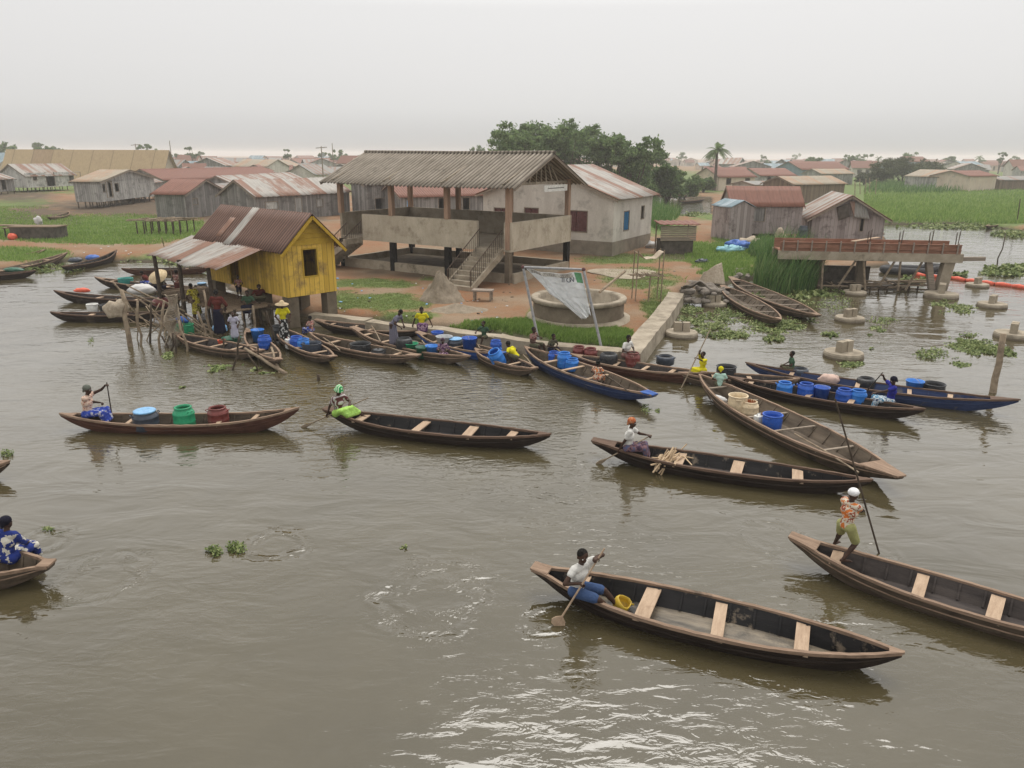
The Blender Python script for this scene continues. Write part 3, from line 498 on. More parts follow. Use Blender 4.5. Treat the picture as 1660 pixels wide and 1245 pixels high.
def house(name, label, A, B, D, h, rise, ridge='x', z0=0.0, wallm='grey_boards', roofm='rust', over=.35, openings=(), stilts=False, group=None, cat='house', pitch=.16, amp=.012, fascia='timber', trim=None, split=False, gablem=None, sagr=.03, plinth=None, half=None):
    """A, B: ends of the front wall on the ground; the house runs D metres away from it"""
    A = Vector(A); B = Vector(B); d = (B-A); L = math.hypot(d.x, d.y); rz = math.atan2(d.y, d.x)
    root = empty(name, (A.x, A.y, A.z), rz, label, cat, group); wm_ = M[wallm]
    sides = {'front': (L, lambda x, y, z: (x, y, z)), 'back': (L, lambda x, y, z: (L-x, D-y, z)), 'right': (D, lambda x, y, z: (L-y, x, z)), 'left': (D, lambda x, y, z: (y, D-x, z))}
    mb = MB(); T = .08
    for s_, (len_, tf) in sides.items():
        hl = [tuple(o[1:5]) for o in openings if o[0] == s_]
        if s_ in ('left', 'right'): tf0 = tf; tf = (lambda tf0: lambda x, y, z: tf0(min(max(x, T+.001), D-T-.001), y, z))(tf0)
        wall_cells(mb, len_, h, hl, tf, T, z0)
    # gable triangles
    if ridge == 'x':
        for x in (0, L-T): mb.add([(x,.002,z0+h),(x,D-.002,z0+h),(x,D/2,z0+h+rise),(x+T,.002,z0+h),(x+T,D-.002,z0+h),(x+T,D/2,z0+h+rise)], [(0,2,1),(3,4,5),(0,1,4,3),(1,2,5,4),(2,0,3,5)])
    else:
        for y in (0, D-T): mb.add([(.002,y,z0+h),(L-.002,y,z0+h),(L/2,y,z0+h+rise),(.002,y+T,z0+h),(L-.002,y+T,z0+h),(L/2,y+T,z0+h+rise)], [(0,1,2),(3,5,4),(0,3,4,1),(1,4,5,2),(2,5,3,0)])
    mb.box(T, L-T, T, D-T, z0-.02, z0+.06)      # floor
    w_ = mb.build('wall', wm_, root)
    if ridge == 'x':
        run = D/2+over; rs = rise*run/(D/2)
        rf = corr_roof('roof', L+2*over, run, rs, pitch, amp, M[roofm], root, (-over, D/2, z0+h+rise-rs+.05+amp), 0, sag=sagr, only=half)
        rp = [((-over, D/2, z0+h+rise+.02), (-over, -over, z0+h+rise-rs+.02)), ((-over, D/2, z0+h+rise+.02), (-over, D+over, z0+h+rise-rs+.02)), ((L+over, D/2, z0+h+rise+.02), (L+over, -over, z0+h+rise-rs+.02)), ((L+over, D/2, z0+h+rise+.02), (L+over, D+over, z0+h+rise-rs+.02))]
    else:
        run = L/2+over; rs = rise*run/(L/2)
        rf = corr_roof('roof', D+2*over, run, rs, pitch, amp, M[roofm], root, (L/2, -over, z0+h+rise-rs+.05+amp), pi/2, sag=sagr)
        rp = [((L/2, y, z0+h+rise+.02), (x, y, z0+h+rise-rs+.02)) for y in (-over, D+over) for x in (-over, L+over)]
    if fascia:
        for a, b2 in rp:
            mb = MB(); mb.beam(Vector(a)-Vector((0,0,.08)), Vector(b2)-Vector((0,0,.08)), .04, .12)
            mb.build('fascia', M[fascia], rf, loc=None).matrix_parent_inverse = (Matrix.Translation(rf.location) @ rf.rotation_euler.to_matrix().to_4x4()).inverted()
    # windows and doors
    for o in openings:
        s_, x0, x1, a, b2 = o[:5]; kind = o[5] if len(o) > 5 else 'window'; mt = o[6] if len(o) > 6 else None
        tf = sides[s_][1]; mb = MB(); fw = .06
        def hx(x0_, x1_, y0_, y1_, za, zb, mb=None): mb.hexa([tf(x, y, z) for x, y, z in ((x0_,y0_,za),(x1_,y0_,za),(x1_,y1_,za),(x0_,y1_,za),(x0_,y0_,zb),(x1_,y0_,zb),(x1_,y1_,zb),(x0_,y1_,zb))])
        hx(x0-fw, x0, -.02, .1, a, b2, mb); hx(x1, x1+fw, -.02, .1, a, b2, mb); hx(x0-fw, x1+fw, -.023, .1, b2, b2+fw, mb)
        if kind != 'door': hx(x0-fw, x1+fw, -.03, .1, a-fw, a, mb)
        fo = mb.build(kind, M[trim or 'timber'], root)
        if mt:
            mb = MB(); n = 2 if (x1-x0) > .9 else 1
            for k in range(n): ww = (x1-x0)/n; hx(x0+k*ww+.015, x0+(k+1)*ww-.015, .03, .06, a+.01, b2-.01, mb)
            mb.build('door_leaf' if kind == 'door' else 'shutter', M[mt], fo)
    if stilts:
        n = max(2, int(L/1.6)); mb = None
        for i in range(n+1):
            for y in (.15, D/2, D-.15):
                mb = MB().tube([(i*(L-.3)/n+.15+random.uniform(-.05,.05), y, -.6), (i*(L-.3)/n+.15, y, z0-.02)], .07, 7); mb.build('stilt', M['stick_wet'], root)
    if plinth:
        mb = MB(); mb.box(-.01, L+.01, -.01, D+.01, -.3, plinth); mb.build('plinth', M['tide'], root)
    return root
def hfrom(A, px, py): return PY(px, py, A.y).z-A.z
# ================================================================== HOUSES
PLACED = []
def hp(name, label, a, b, eave, ridgepy, D, ridge='x', wall='grey_boards', roof='rust', z=GZ, **k):
    A = P(a[0], a[1], z); B = P(b[0], b[1], z); h = PY(a[0], eave, A.y).z-z-k.get('z0', 0)
    mid = (A+B)/2; ry = mid.y+(D/2 if ridge == 'x' else 0); rise = max(.5, PY((a[0]+b[0])/2, ridgepy, ry).z-z-k.get('z0', 0)-h)
    PLACED.append((mid.x, mid.y+D/2, (B-A).length/2+D/2)); k.setdefault('pitch', .3); k.setdefault('amp', .02)
    return house(name, label, A, B, D, h, rise, ridge, wallm=wall, roofm=roof, **k)
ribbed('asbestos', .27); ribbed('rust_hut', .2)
# --- yellow stilt house
YA, YB = P(338,452,1.3), P(467,483,1.3); YA.z = YB.z = GZ
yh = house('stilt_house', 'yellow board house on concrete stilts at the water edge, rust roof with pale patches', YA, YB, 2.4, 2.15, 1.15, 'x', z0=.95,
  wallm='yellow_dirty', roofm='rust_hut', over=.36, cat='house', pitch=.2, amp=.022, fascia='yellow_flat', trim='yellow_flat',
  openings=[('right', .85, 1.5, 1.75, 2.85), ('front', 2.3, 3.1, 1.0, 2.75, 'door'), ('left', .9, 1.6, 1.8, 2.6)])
mb = MB()   # brighter boards of the gable end and its horizontal boarding
yL = (YB-YA).length
_rs = 1.15*(1.2+.36)/1.2; _ro = KIDS[yh.name][1]
corr_roof('pale_sheet', .62, 1.56, _rs, .2, .022, M['zinc'], _ro, (3.0, 0, .03), 0, .006, only=-1); corr_roof('pale_sheet', .5, .83, _rs*.53, .2, .022, M['zinc'], _ro, (1.8, -.5, .47*_rs-.32*_rs+.03), 0, .006, only=-1)
for k_ in range(5):
    z_ = 3.12+k_*.2; hw = 1.2*(1-(k_*.2+.1)/1.2); mb.box(yL+.005, yL+.03, 1.2-hw, 1.2+hw, z_, z_+.185)
mb.box(yL+.005, yL+.04, 0, 2.4, 3.05, 3.13); mb.build('gable_board', M['yellow_flat'], yh)
for (x, y) in ((yL-.25, .25), (yL-.25, 2.13), (yL-2.4, .25), (yL-2.4, 2.13), (.3, .3), (.3, 2.13)):
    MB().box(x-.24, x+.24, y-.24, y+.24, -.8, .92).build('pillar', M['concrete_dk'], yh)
# awning of bare tin on posts
mb = MB(); rg = random.Random(4)
jg = [rg.uniform(-.12, .12) for _ in range(12)]
mb.grid(lambda u, v_: (-1.0+u*(yL-.2), -.1-v_*2.3-jg[int(u*10)]*v_, 2.92-v_*.75+.02*math.sin(u*210)+.07*math.sin(u*9)*v_), 220, 6)
aw = mb.build('awning', M['zinc'], yh, True); sm = aw.modifiers.new('s', 'SOLIDIFY'); sm.thickness = .012
for x, y, lean in ((-.7, -2.1, .25), (2.0, -2.15, -.1), (4.6, -2.1, .15)):
    MB().tube([(x+lean, y, -.9), (x, y, 2.25)], [.11, .09], 8).build('post', M['stick_wet'], yh)
# --- open pavilion on pillars
pA, pB = P(556,430,GZ), P(828,460,GZ); pv_ = empty('pavilion', pA, math.atan2(pB.y-pA.y, pB.x-pA.x), 'open concrete meeting pavilion raised on pillars under a long grey corrugated roof', 'pavilion')
PLACED.append((-4, 46, 9))
pL, pD = 12.5, 6.6; zs = 1.72; zp = 3.25; ze = 5.2
MB().box(0, pL, 0, pD, zs, zs+.16).build('floor_slab', M['concrete'], pv_)
sx0, sx1 = 10.35, 12.1
for n_, bx in (('parapet', (1.9, sx0, -.09, .09, zs-.02, zp)), ('parapet', (pL-.09, pL+.09, .092, pD-.092, zs-.02, zp)), ('parapet', (0, pL+.09, pD-.09, pD+.09, zs-.02, zp)), ('parapet', (-.09, .09, .092, pD-.092, zs-.02, zp)), ('parapet', (sx1, pL+.09, -.09, .09, zs-.02, zp))):
    MB().box(*bx).build(n_, M['parapet' if bx[2] < 0 or bx[0] > 9 else 'concrete'], pv_)
for i in range(4):
    for y in (0, pD):
        x = .15+i*(pL-.3)/3
        MB().box(x-.13, x+.13, y-.14, y+.14, zp-.01 if not (i == 3 and y == 0) else zs+.1, ze+.15).build('column', M['post_pink'], pv_)
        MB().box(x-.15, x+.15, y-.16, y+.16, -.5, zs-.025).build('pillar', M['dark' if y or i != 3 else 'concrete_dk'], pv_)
for bx in ((0.31, pL-.32, -.12, .12, -.3, .52), (0.31, pL-.32, pD-.12, pD+.12, -.3, .52), (pL-.13, pL+.13, .17, pD-.17, -.3, .5), (-.13, .13, .17, pD-.17, -.3, .5)):
    MB().box(*bx).build('ground_beam', M['concrete'], pv_)
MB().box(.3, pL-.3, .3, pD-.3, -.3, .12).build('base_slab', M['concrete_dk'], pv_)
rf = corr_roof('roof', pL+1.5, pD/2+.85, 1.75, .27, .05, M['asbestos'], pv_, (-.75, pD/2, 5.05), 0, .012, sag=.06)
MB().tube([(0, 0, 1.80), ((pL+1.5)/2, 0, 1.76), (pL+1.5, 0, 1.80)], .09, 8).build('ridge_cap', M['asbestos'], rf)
for x in (-.68, pL+.68):
    for s_ in (-1, 1): MB().beam((x, pD/2, 6.68), (x, pD/2+s_*(pD/2+.8), 4.98), .04, .16).build('barge_board', M['timber'], pv_)
for x in (.15, pL/3, 2*pL/3, pL-.15):
    mb = MB(); mb.beam((x, -.6, 5.2), (x, pD+.6, 5.2), .06, .14)
    for s_ in (-1, 1): mb.beam((x, pD/2, 6.58), (x, pD/2+s_*(pD/2+.6), 5.2), .06, .12)
    for yy in (-2, -1.3, -.6, 0, .6, 1.3, 2): mb.beam((x+.035, pD/2+yy, 5.2), (x+.035, pD/2+yy*.6, 6.55-abs(yy)*.26), .04, .08)
    mb.build('truss', M['concrete_lt'], pv_)
sb = MB().box(pL+.14, pL+.17, 3.2, 5.9, 4.72, 5.08).build('sign_board', M['P_white'], pv_)
MB().box(pL+.172, pL+.175, 3.6, 5.5, 4.88, 4.92).build('sign_line', M['char'], sb)
def stair(x0, x1, dirv, n, ztop, run, mat):
    """steps going down from the slab edge; dirv 'y' towards the camera, 'x' to the left"""
    mb = MB(); rise = ztop/n
    for i in range(n):
        a, b2 = i*run/n, (i+1)*run/n; z1 = ztop-i*rise-.02
        if dirv == 'y': mb.box(x0, x1, -.1-b2, -.1-a, z1-rise-.12, z1)
        else: mb.box(1.9-b2, 1.9-a, x0, x1, z1-rise-.12, z1)
    st = mb.build('staircase', mat, pv_)
    for s_ in (x0+.05, x1-.05):
        mb = MB(); f = (lambda t_, z: (s_, -.1-t_, z)) if dirv == 'y' else (lambda t_, z: (1.9-t_, s_, z))
        mb.tube([f(-.05, ztop+.95), f(run-.1, .98)], .028, 6); mb.tube([f(run-.1, 0), f(run-.1, .98)], .028, 6)
        k = 16
        for i in range(k): tt = i*run/k; zz = ztop*(1-tt/run); mb.tube([f(tt, zz-.05), f(tt, zz+.92)], .014, 5)
        mb.build('handrail', M['iron'], st)
    mb = MB()
    for s_ in ((x0-.1, x0-.002), (x1+.002, x1+.1)):
        if dirv == 'y': mb.hexa([(s_[0], -.1-run, -.1), (s_[1], -.1-run, -.1), (s_[1], -.09, ztop-.45), (s_[0], -.09, ztop-.45), (s_[0], -.1-run, .2), (s_[1], -.1-run, .2), (s_[1], -.09, ztop), (s_[0], -.09, ztop)])
        else: mb.hexa([(1.9-run, s_[0], -.1), (1.9-run, s_[1], -.1), (1.9, s_[1], ztop-.45), (1.9, s_[0], ztop-.45), (1.9-run, s_[0], .2), (1.9-run, s_[1], .2), (1.9, s_[1], ztop), (1.9, s_[0], ztop)])
    mb.build('stringer', M['concrete'], st)
stair(sx0+.1, sx1-.1, 'y', 9, zs+.16, 3.0, M['concrete_lt']); stair(-1.5, -.2, 'x', 9, zs+.16, 2.5, M['concrete_lt'])
# --- plastered white house behind the pavilion
wB = P(992,415,GZ); wA = wB+Vector((-.866, .5, 0))*10.6
house('plastered_house', 'large plastered white house with a brown tide mark and low tin gable roof', wA, wB, 7.6, 3.95, 2.0, 'y', wallm='render_wall', roofm='zinc', over=.45, pitch=.3, amp=.02,
  openings=[('front', 6.9, 8.6, 1.55, 2.95, 'window', 'rust_paint'), ('front', 3.6, 4.7, .9, 3.0, 'door', 'rust_paint'), ('front', 1.0, 2.2, 1.6, 2.9, 'window', 'rust_paint'), ('right', 1.9, 2.9, 1.6, 2.9, 'window', 'bluecloth'), ('right', 5.3, 5.9, 2.2, 3.1, 'window')], plinth=.95)
PLACED.append((6, 58, 10))
# --- left group
hp('long_hall', 'very long low hall with a plain tan roof on the far left', (8,291), (262,295), 279, 243, 6, wall='render_pink', roof='tan_tin', amp=0, over=1)
hp('stilt_house', 'whitewashed stilt hut with dark doorways in front of the tan hall', (46,312), (124,308), 285, 266, 6, wall='white_boards', roof='zinc', z0=.8, stilts=True,
   openings=[('front', 4.2, 6.0, .9, 3.3, 'door'), ('front', 9.3, 12.0, 1.3, 3.2, 'window'), ('front', 1.5, 2.2, 2, 3, 'window')])
hp('stilt_house', 'grey board stilt house with beige gable roof and open porch beside the grass', (167,338), (254,326), 295, 276, 3.2, 'y', wall='grey_boards2', roof='beige_tin', z0=.8, stilts=True,
   openings=[('front', 2.2, 3.2, 1.3, 3.3, 'door'), ('front', 3.9, 4.9, 1.9, 2.9, 'window'), ('front', .7, 1.3, 2, 2.9, 'window'), ('left', 4, 4.6, 1.4, 3.2, 'window')])
hp('board_house', 'pale grey board annex right behind the open porch house', (236,326), (264,322), 297, 285, 5, wall='grey_boards2', roof='zinc2', z0=.5, stilts=True)
hp('board_house', 'low rust roofed hut tucked between the open porch house and the long dark red roof', (206,312), (262,309), 290, 281, 6, wall='grey_boards', roof='rust', openings=[('front', 2, 3, .3, 2.2, 'door')])
hp('board_house', 'grey hut with a patched tin roof at the extreme left edge', (-30,318), (26,314), 292, 280, 6, wall='grey_boards', roof='zinc', z0=.5, stilts=True, openings=[('front', 5, 6, .8, 2.6, 'door')])
hp('board_house', 'narrow hut with grey tin roof between the two rusty row houses', (372,342), (412,336), 308, 297, 4, wall='grey_boards', roof='zinc2', openings=[('front', 1, 1.8, .2, 2.0, 'door')])
hp('board_house', 'grey board house with small rust red roof, behind the stick platform', (303,355), (366,346), 315, 292, 3.4, 'y', wall='grey_boards', roof='rust_red', openings=[('front', 1.5, 2.5, 1.4, 2.0, 'window', 'grey_boards')])
hp('board_house', 'long row house with dark red roof behind the small rust roofed one', (268,312), (455,300), 292, 272, 9, wall='grey_boards', roof='rust')
hp('board_house', 'grey board house with long pale tin roof of ribbed sheets, above the yellow house', (418,360), (568,347), 318, 290, 5.5, wall='grey_boards', roof='zinc', amp=.03, pitch=.75,
   openings=[('front', 5.2, 6.1, .3, 2.2, 'door', 'grey_boards2'), ('front', 8.3, 9.2, 1.1, 1.9, 'window', 'grey_boards2'), ('front', 1.2, 2.8, 1.2, 1.9, 'window', 'white_boards')])
hp('board_house', 'house with a half rusted pale roof just behind the ribbed pale roof', (384,322), (495,309), 300, 282, 6, wall='grey_boards', roof='zinc')
hp('board_house', 'dark grey board house seen through the pavilion, left of the red roof', (596,352), (650,350), 300, 293, 5, wall='grey_boards', roof='zinc2', openings=[('front', 1.0, 2.2, .2, 2.0, 'door')])
hp('board_house', 'red roofed house seen through the pavilion posts, with pale blue shutter', (652,356), (800,350), 319, 297, 6, wall='grey_boards', roof='rust_red', openings=[('front', .6, 1.3, .8, 2.0, 'window', 'P_lblue'), ('front', 4.4, 5.2, .2, 2.1, 'door'), ('front', 7.4, 8.2, .2, 2.1, 'door')])
# --- right group
hp('board_house', 'long grey house with torn rust roof by the reeds, right of the shed', (1181,385), (1296,386), 333, 303, 3.6, wall='mauve_boards', roof='rust_red', amp=.01, z0=.35, stilts=True, over=.15,
   openings=[('front', 2.0, 2.9, 1.4, 2.5, 'window', 'grey_boards')])
hp('shed', 'narrow lean-to shed of upright boards with pale tin top, left of the long grey house', (1152,384), (1180,390), 333, 326, 2.2, wall='mauve_boards', roof='blue_tin', over=.12, fascia=None)
gr_ = hp('board_house', 'gabled sheet metal house with a peeling flap at its gable, right of the blue drum', (1313,386), (1430,389), 351, 318, 7.5, 'y', wall='mauve_boards', roof='zinc', over=.5, amp=.02,
   openings=[('front', 3.9, 4.15, .7, 1.7, 'window')])
mb = MB(); mb.grid(lambda u, v_: (2.75+u*1.25+v_*.5, -.12-.25*math.sin(v_*1.5)-.03*math.sin(u*30), 3.2-v_*1.35-u*.15), 30, 8); mb.build('loose_sheet', M['zinc2'], gr_, True).modifiers.new('s', 'SOLIDIFY').thickness = .01
mb = MB(); mb.grid(lambda u, v_: (1.85+u*.85+v_*.25, -.1-.12*u, 3.0-v_*1.1-(1-u)*.35), 8, 8); mb.build('loose_sheet', M['char'], gr_, True).modifiers.new('s', 'SOLIDIFY').thickness = .01
hp('board_house', 'low house under a tan and rust tin roof behind the two grey ones', (1284,330), (1366,327), 299, 286, 6, wall='brown_boards', roof='beige_tin', openings=[('right', 2, 3, .3, 2, 'door')])
hp('block_house', 'low flat grey block house behind the long torn rust roof', (1221,322), (1284,320), 300, 297, 5, wall='render_wall', roof='zinc2', openings=[('front', 1.5, 3, .9, 1.9, 'window'), ('front', 5, 6.2, .9, 1.9, 'window')])
hp('block_house', 'beige block house with rusty hipped roof, below the palm tree', (1164,309), (1222,308), 287, 272, 8, wall='render_pink', roof='rust', openings=[('front', 2, 3.2, 1.2, 2.4, 'window'), ('front', 7, 8.2, 1.2, 2.4, 'window')])
hp('block_house', 'rust roofed house right of the one below the palm tree', (1232,304), (1288,303), 285, 273, 8, wall='grey_boards2', roof='rust', openings=[('front', 2, 3.2, 1.2, 2.4, 'window')])
hp('block_house', 'green walled house with a red and blue grey striped roof', (1298,296), (1374,294), 275, 262, 9, wall='blue_tin', roof='rust_red', openings=[('front', 2, 3.2, 1.2, 2.4, 'window')])
hp('block_house', 'low house with cream tin roof in front of the striped roof', (1330,300), (1381,299), 282, 274, 6, wall='grey_boards2', roof='beige_tin')
hp('board_house', 'pale blue and tan cottage standing in the reeds on the right bank', (1516,308), (1563,306), 287, 276, 7, 'y', wall='grey_boards2', roof='beige_tin', openings=[('front', 1, 2.2, 1.1, 2.3, 'window', 'P_white'), ('front', 3, 4.2, 1.1, 2.3, 'window', 'P_white')])
hp('board_house', 'beige house with rust roof right of the cottage in the reeds', (1568,310), (1612,308), 286, 277, 8, wall='render_pink', roof='rust')
hp('board_house', 'long brown shed at the right edge beyond the green bank', (1618,308), (1690,307), 292, 286, 5, wall='brown_boards', roof='zinc2')
hp('block_house', 'two storey house with red roof rising over the bushes', (1472,283), (1504,283), 262, 254, 10, wall='blue_tin', roof='rust_red', openings=[('front', 3, 5, 3, 5, 'window'), ('front', 9, 11, 3, 5, 'window')])
hp('block_house', 'house with a pale teal roof on the right horizon', (1567,284), (1598,283), 270, 262, 10, wall='render_wall', roof='blue_tin')
hp('block_house', 'beige gabled house standing clear in the town left of centre', (432,292), (470,290), 271, 259, 10, 'y', wall='render_wall', roof='beige_tin', openings=[('front', 2, 3.4, 1.2, 2.6, 'window')])
hp('block_house', 'small pale roofed house left of the utility pole by the pavilion roof', (512,300), (548,298), 283, 267, 8, wall='render_wall', roof='zinc2')
# --- the town beyond: eight kinds, copied
protos = []
kinds = [('rust', 'rust'), ('rust_red', 'red brown'), ('zinc2', 'grey tin'), ('beige_tin', 'beige'), ('rust', 'rust'), ('blue_tin', 'blue grey'), ('zinc', 'pale tin'), ('rust_red', 'red brown')]
def far_proto(i):
    L = [9, 12, 8, 10, 14, 9, 11, 7][i]; D = [6, 7, 6, 7, 7, 6, 6, 5][i]
    return house('town_house', f'distant town house with {kinds[i][1]} roof half lost in the haze', (0, 0, GZ), (L, 0, GZ), D, 2.9, 1.7, 'x' if i % 3 else 'y', wallm=['grey_boards2', 'render_pink', 'grey_boards', 'render_wall'][i % 4], roofm=kinds[i][0], amp=0, over=.5, fascia=None,
       group=f'distant town houses with {kinds[i][1]} roofs', openings=[('front', 1.5, 2.7, 1, 2.1, 'window'), ('front', 4, 5, .2, 2.2, 'door')] if i < 8 else ())
rg = random.Random(3); used = [False]*8; tries = 0; cnt = 0; pro = [None]*8; spots = []
while cnt < 280 and tries < 14000:
    tries += 1
    py_ = 263+26*rg.random()**1.2; px_ = rg.uniform(-60, 1730)
    if 820 < px_ < 1130 and py_ > 272: continue
    if 1390 < px_ < 1500 and py_ > 276: continue
    p = P(px_, py_, GZ)
    if any(math.hypot(p.x-a, p.y-b2) < r+9 for a, b2, r in PLACED) or any(math.hypot(p.x-a, p.y-b2) < 11.5 for a, b2 in spots): continue
    i = rg.randrange(8)
    if pro[i] is None: pro[i] = far_proto(i); o = pro[i]
    else: o = copy_tree(pro[i])
    o.location = (p.x, p.y, GZ); s_ = rg.uniform(.8, 1.25); o.scale = (s_, s_, s_*rg.uniform(.85, 1.15)); o.rotation_euler = (0, 0, rg.uniform(-.5, .5)+(rg.random() < .2)*1.2)
    spots.append((p.x, p.y)); cnt += 1
cnt2 = 0
for k_ in range(900):       # the rows of tin houses packed behind the yellow hut and the pavilion
    px_ = rg.choice((rg.uniform(255, 600), rg.uniform(255, 600), rg.uniform(-20, 30), rg.uniform(1140, 1420))); py_ = rg.uniform(275, 300) if px_ < 700 else rg.uniform(272, 284); p = P(px_, py_, GZ)
    if any(math.hypot(p.x-a, p.y-b2) < r*.75+5.5 for a, b2, r in PLACED) or any(math.hypot(p.x-a, p.y-b2) < 9.5 for a, b2 in spots) or cnt2 > 60: continue
    o = copy_tree(pro[rg.randrange(8)]); s_ = rg.uniform(.65, .9); o.location = (p.x, p.y, GZ); o.scale = (s_, s_, s_*rg.uniform(.9, 1.1)); o.rotation_euler = (0, 0, rg.uniform(-.4, .5)); spots.append((p.x, p.y)); cnt2 += 1
# ================================================================== TREES
def crown_mesh(name, lobes, n, size, seed, clump=.28):
    r = np.random.default_rng(seed); L = np.array(lobes, float); w_ = L[:, 3]**2; w_ /= w_.sum()
    nc = max(20, n//45); k = r.choice(len(L), nc, p=w_); d = r.normal(size=(nc, 3)); d /= np.linalg.norm(d, axis=1)[:, None]; d[:, 2] = np.where(d[:, 2] < -.3, -d[:, 2]*.5, d[:, 2])
    rad_ = L[k, 3]*(.55+.5*r.random(nc)); C = L[k, :3]+d*rad_[:, None]*np.array([1, 1, .8])
    j = r.integers(0, nc, n); cs = clump*L[k, 3][j]; Q = C[j]+r.normal(size=(n, 3))*cs[:, None]*np.array([.6, .6, .42])
    u = r.normal(size=(n, 3)); u /= np.linalg.norm(u, axis=1)[:, None]; v = r.normal(size=(n, 3)); v -= u*(v*u).sum(1)[:, None]; v /= np.linalg.norm(v, axis=1)[:, None]
    s_ = size*r.uniform(.6, 1.4, n)[:, None]; u = u*s_; v = v*s_*.55
    return fast_mesh(name, np.stack([Q-u, Q-v, Q+u, Q+v], 1).reshape(-1, 3), 4)
def tree(label, x, y, H, lobes, n, size, mat='leaf_dark', name='tree', group=None, seed=1, cat='tree', tr=.02):
    z = gzat(x, y); o = empty(name, (x, y, z), 0, label, cat, group); mb = MB(); r = random.Random(seed)
    zb = min(l[2] for l in lobes)
    for l in lobes:
        m_ = Vector((l[0]*.35, l[1]*.35, zb*.7)); mb.tube([(r.uniform(-.1,.1), r.uniform(-.1,.1), -.3), m_*.5, m_, (m_+Vector(l[:3]))/2+Vector((.2, 0, 0)), l[:3]], [H*tr, H*tr*.8, H*tr*.6, H*tr*.4, H*tr*.12], 7)
    mb.build('trunk', M['trunk'], o); link('crown', crown_mesh('crown', lobes, n, size, seed), M[mat], o); return o
def lob(H, R_, k, seed):
    r = random.Random(seed); return [(r.uniform(-.6, .6)*R_, r.uniform(-.6, .6)*R_, H*r.uniform(.45, .86), R_*r.uniform(.32, .55)) for _ in range(k)]
big = [(836,222,'leftmost'), (868,208,'tall'), (905,214,''), (945,208,''), (985,212,''), (1022,222,''), (1050,243,''), (1085,262,'')]
lbl = ['leftmost broad tree of the dark clump behind the pavilion roof, lower than the next', 'tall tree second from the left in the dark clump, right behind the pavilion ridge', 'dark tree of the clump just over the pavilion gable', 'high dark tree in the middle of the clump, over the white house roof',
       'high dark tree right of the clump middle, above the white house ridge', 'sloping right shoulder tree of the dark clump', 'low tree at the right foot of the dark clump', 'lowest outlying tree between the dark clump and the palm']
for i, (px_, top, _) in enumerate(big):
    Y = 118+(i*37 % 23); q_ = PY(px_, top-12, Y); H = q_.z-GZ; tree(lbl[i], q_.x, Y, H, lob(H*1.04, H*.42, 13, i+5)+[(0, 0, H*.3, H*.25), (H*.25, -1, H*.25, H*.2), (-H*.25, -1, H*.28, H*.2)], 9000, .24, group=None, seed=i+3)
for i, (px_, py_, wd, ht, lb) in enumerate(((1105,318,60,38,'green bush on the pond bank right of the dark clump'), (1140,312,40,22,'low bush on the far pond bank below the palm'), (1425,302,50,42,'olive bush right of the tin roofs, left of its bigger twin'), (1462,300,60,46,'largest olive bush above the green bank'),
       (1500,296,60,28,'grey green thicket right of the largest olive bush'), (1538,278,22,26,'round dark tree on the right horizon'), (1400,300,30,20,'small olive bush at the fence posts'), (66,262,22,34,'round hazy tree above the tan hall roof'), (1590,275,12,18,'slim tree beside the teal roof'), (540,262,16,10,'faint tree over the pavilion roof left end'))):
    p = P(px_, py_, GZ) if py_ > 268 else P(px_, 272, GZ); k = ppm(p); Wd = wd/k; H = PY(px_, py_-ht, p.y).z-GZ
    tree(lb, p.x, p.y, H, lob(H, Wd/2, 12, i+40)+[(Wd*.22, 0, H*.3, Wd*.24), (-Wd*.22, 0, H*.3, Wd*.24), (0, 0, H*.4, Wd*.3)], 9000, .16 if k > 6 else .3, 'leaf_olive' if 2 <= i <= 4 or i == 6 else 'leaf_dark', 'bush' if i < 7 and i != 5 else 'tree', seed=i+60, cat='bush' if i < 7 and i != 5 else 'tree')
for i in range(46):
    px_ = rg.uniform(-20, 1700); py_ = rg.uniform(266, 283); p = P(px_, py_, GZ)
    if 840 < px_ < 1060: continue
    H = rg.uniform(5, 11); Rr_ = H*rg.uniform(.35, .6)
    if i % 5 == 0: Rr_ *= .5
    tree('hazy distant tree among the town roofs', p.x, p.y, H, lob(H, Rr_, 6, i+90), 900, .45, group='distant trees among the roofs', seed=i+90)
def palm(label, px_, base, top, fr, group=None, name='palm_tree'):
    p = P(px_, base, GZ); H = PY(px_, top, p.y).z-GZ; o = empty(name, (p.x, p.y, GZ), 0, label, 'palm tree', group); r = random.Random(px_)
    MB().tube([(0, 0, -.3), (.15, 0, H*.35), (.05, 0, H*.7), (0, 0, H*.82)], [.42, .3, .25, .34], 9).build('trunk', M['trunk'], o)
    mb = MB()
    for k in range(fr):
        a = 2*pi*k/fr+r.uniform(-.2, .2); el = r.uniform(-.2, 1.35); Lf = H*.33*r.uniform(.8, 1.1); pts = []
        for j in range(7):
            s_ = j/6; rr = Lf*(s_*math.cos(el)+.25*s_*s_*math.sin(max(el, 0))); zz = Lf*(s_*math.sin(el)-.75*s_*s_*(.5+.5*math.cos(el))); pts.append(Vector((rr*math.cos(a), rr*math.sin(a), H*.82+zz)))
        mb.tube(pts, [.05]*6+[.01], 4); sd_ = Vector((-math.sin(a), math.cos(a), 0))
        for j in range(1, 22):
            s_ = j/22*6; i0 = min(5, int(s_)); q_ = pts[i0].lerp(pts[i0+1], s_-i0); fwd = (pts[i0+1]-pts[i0]).normalized(); ll = Lf*.26*math.sin(pi*min(1, .15+j/24))
            for sg in (-1, 1): e_ = q_+sd_*sg*ll*.8+fwd*ll*.5-Vector((0, 0, ll*.35)); mb.add([q_-fwd*.09, q_+fwd*.09, e_], [(0, 1, 2)])
    mb.build('crown', M['leaf_dark'], o); return o
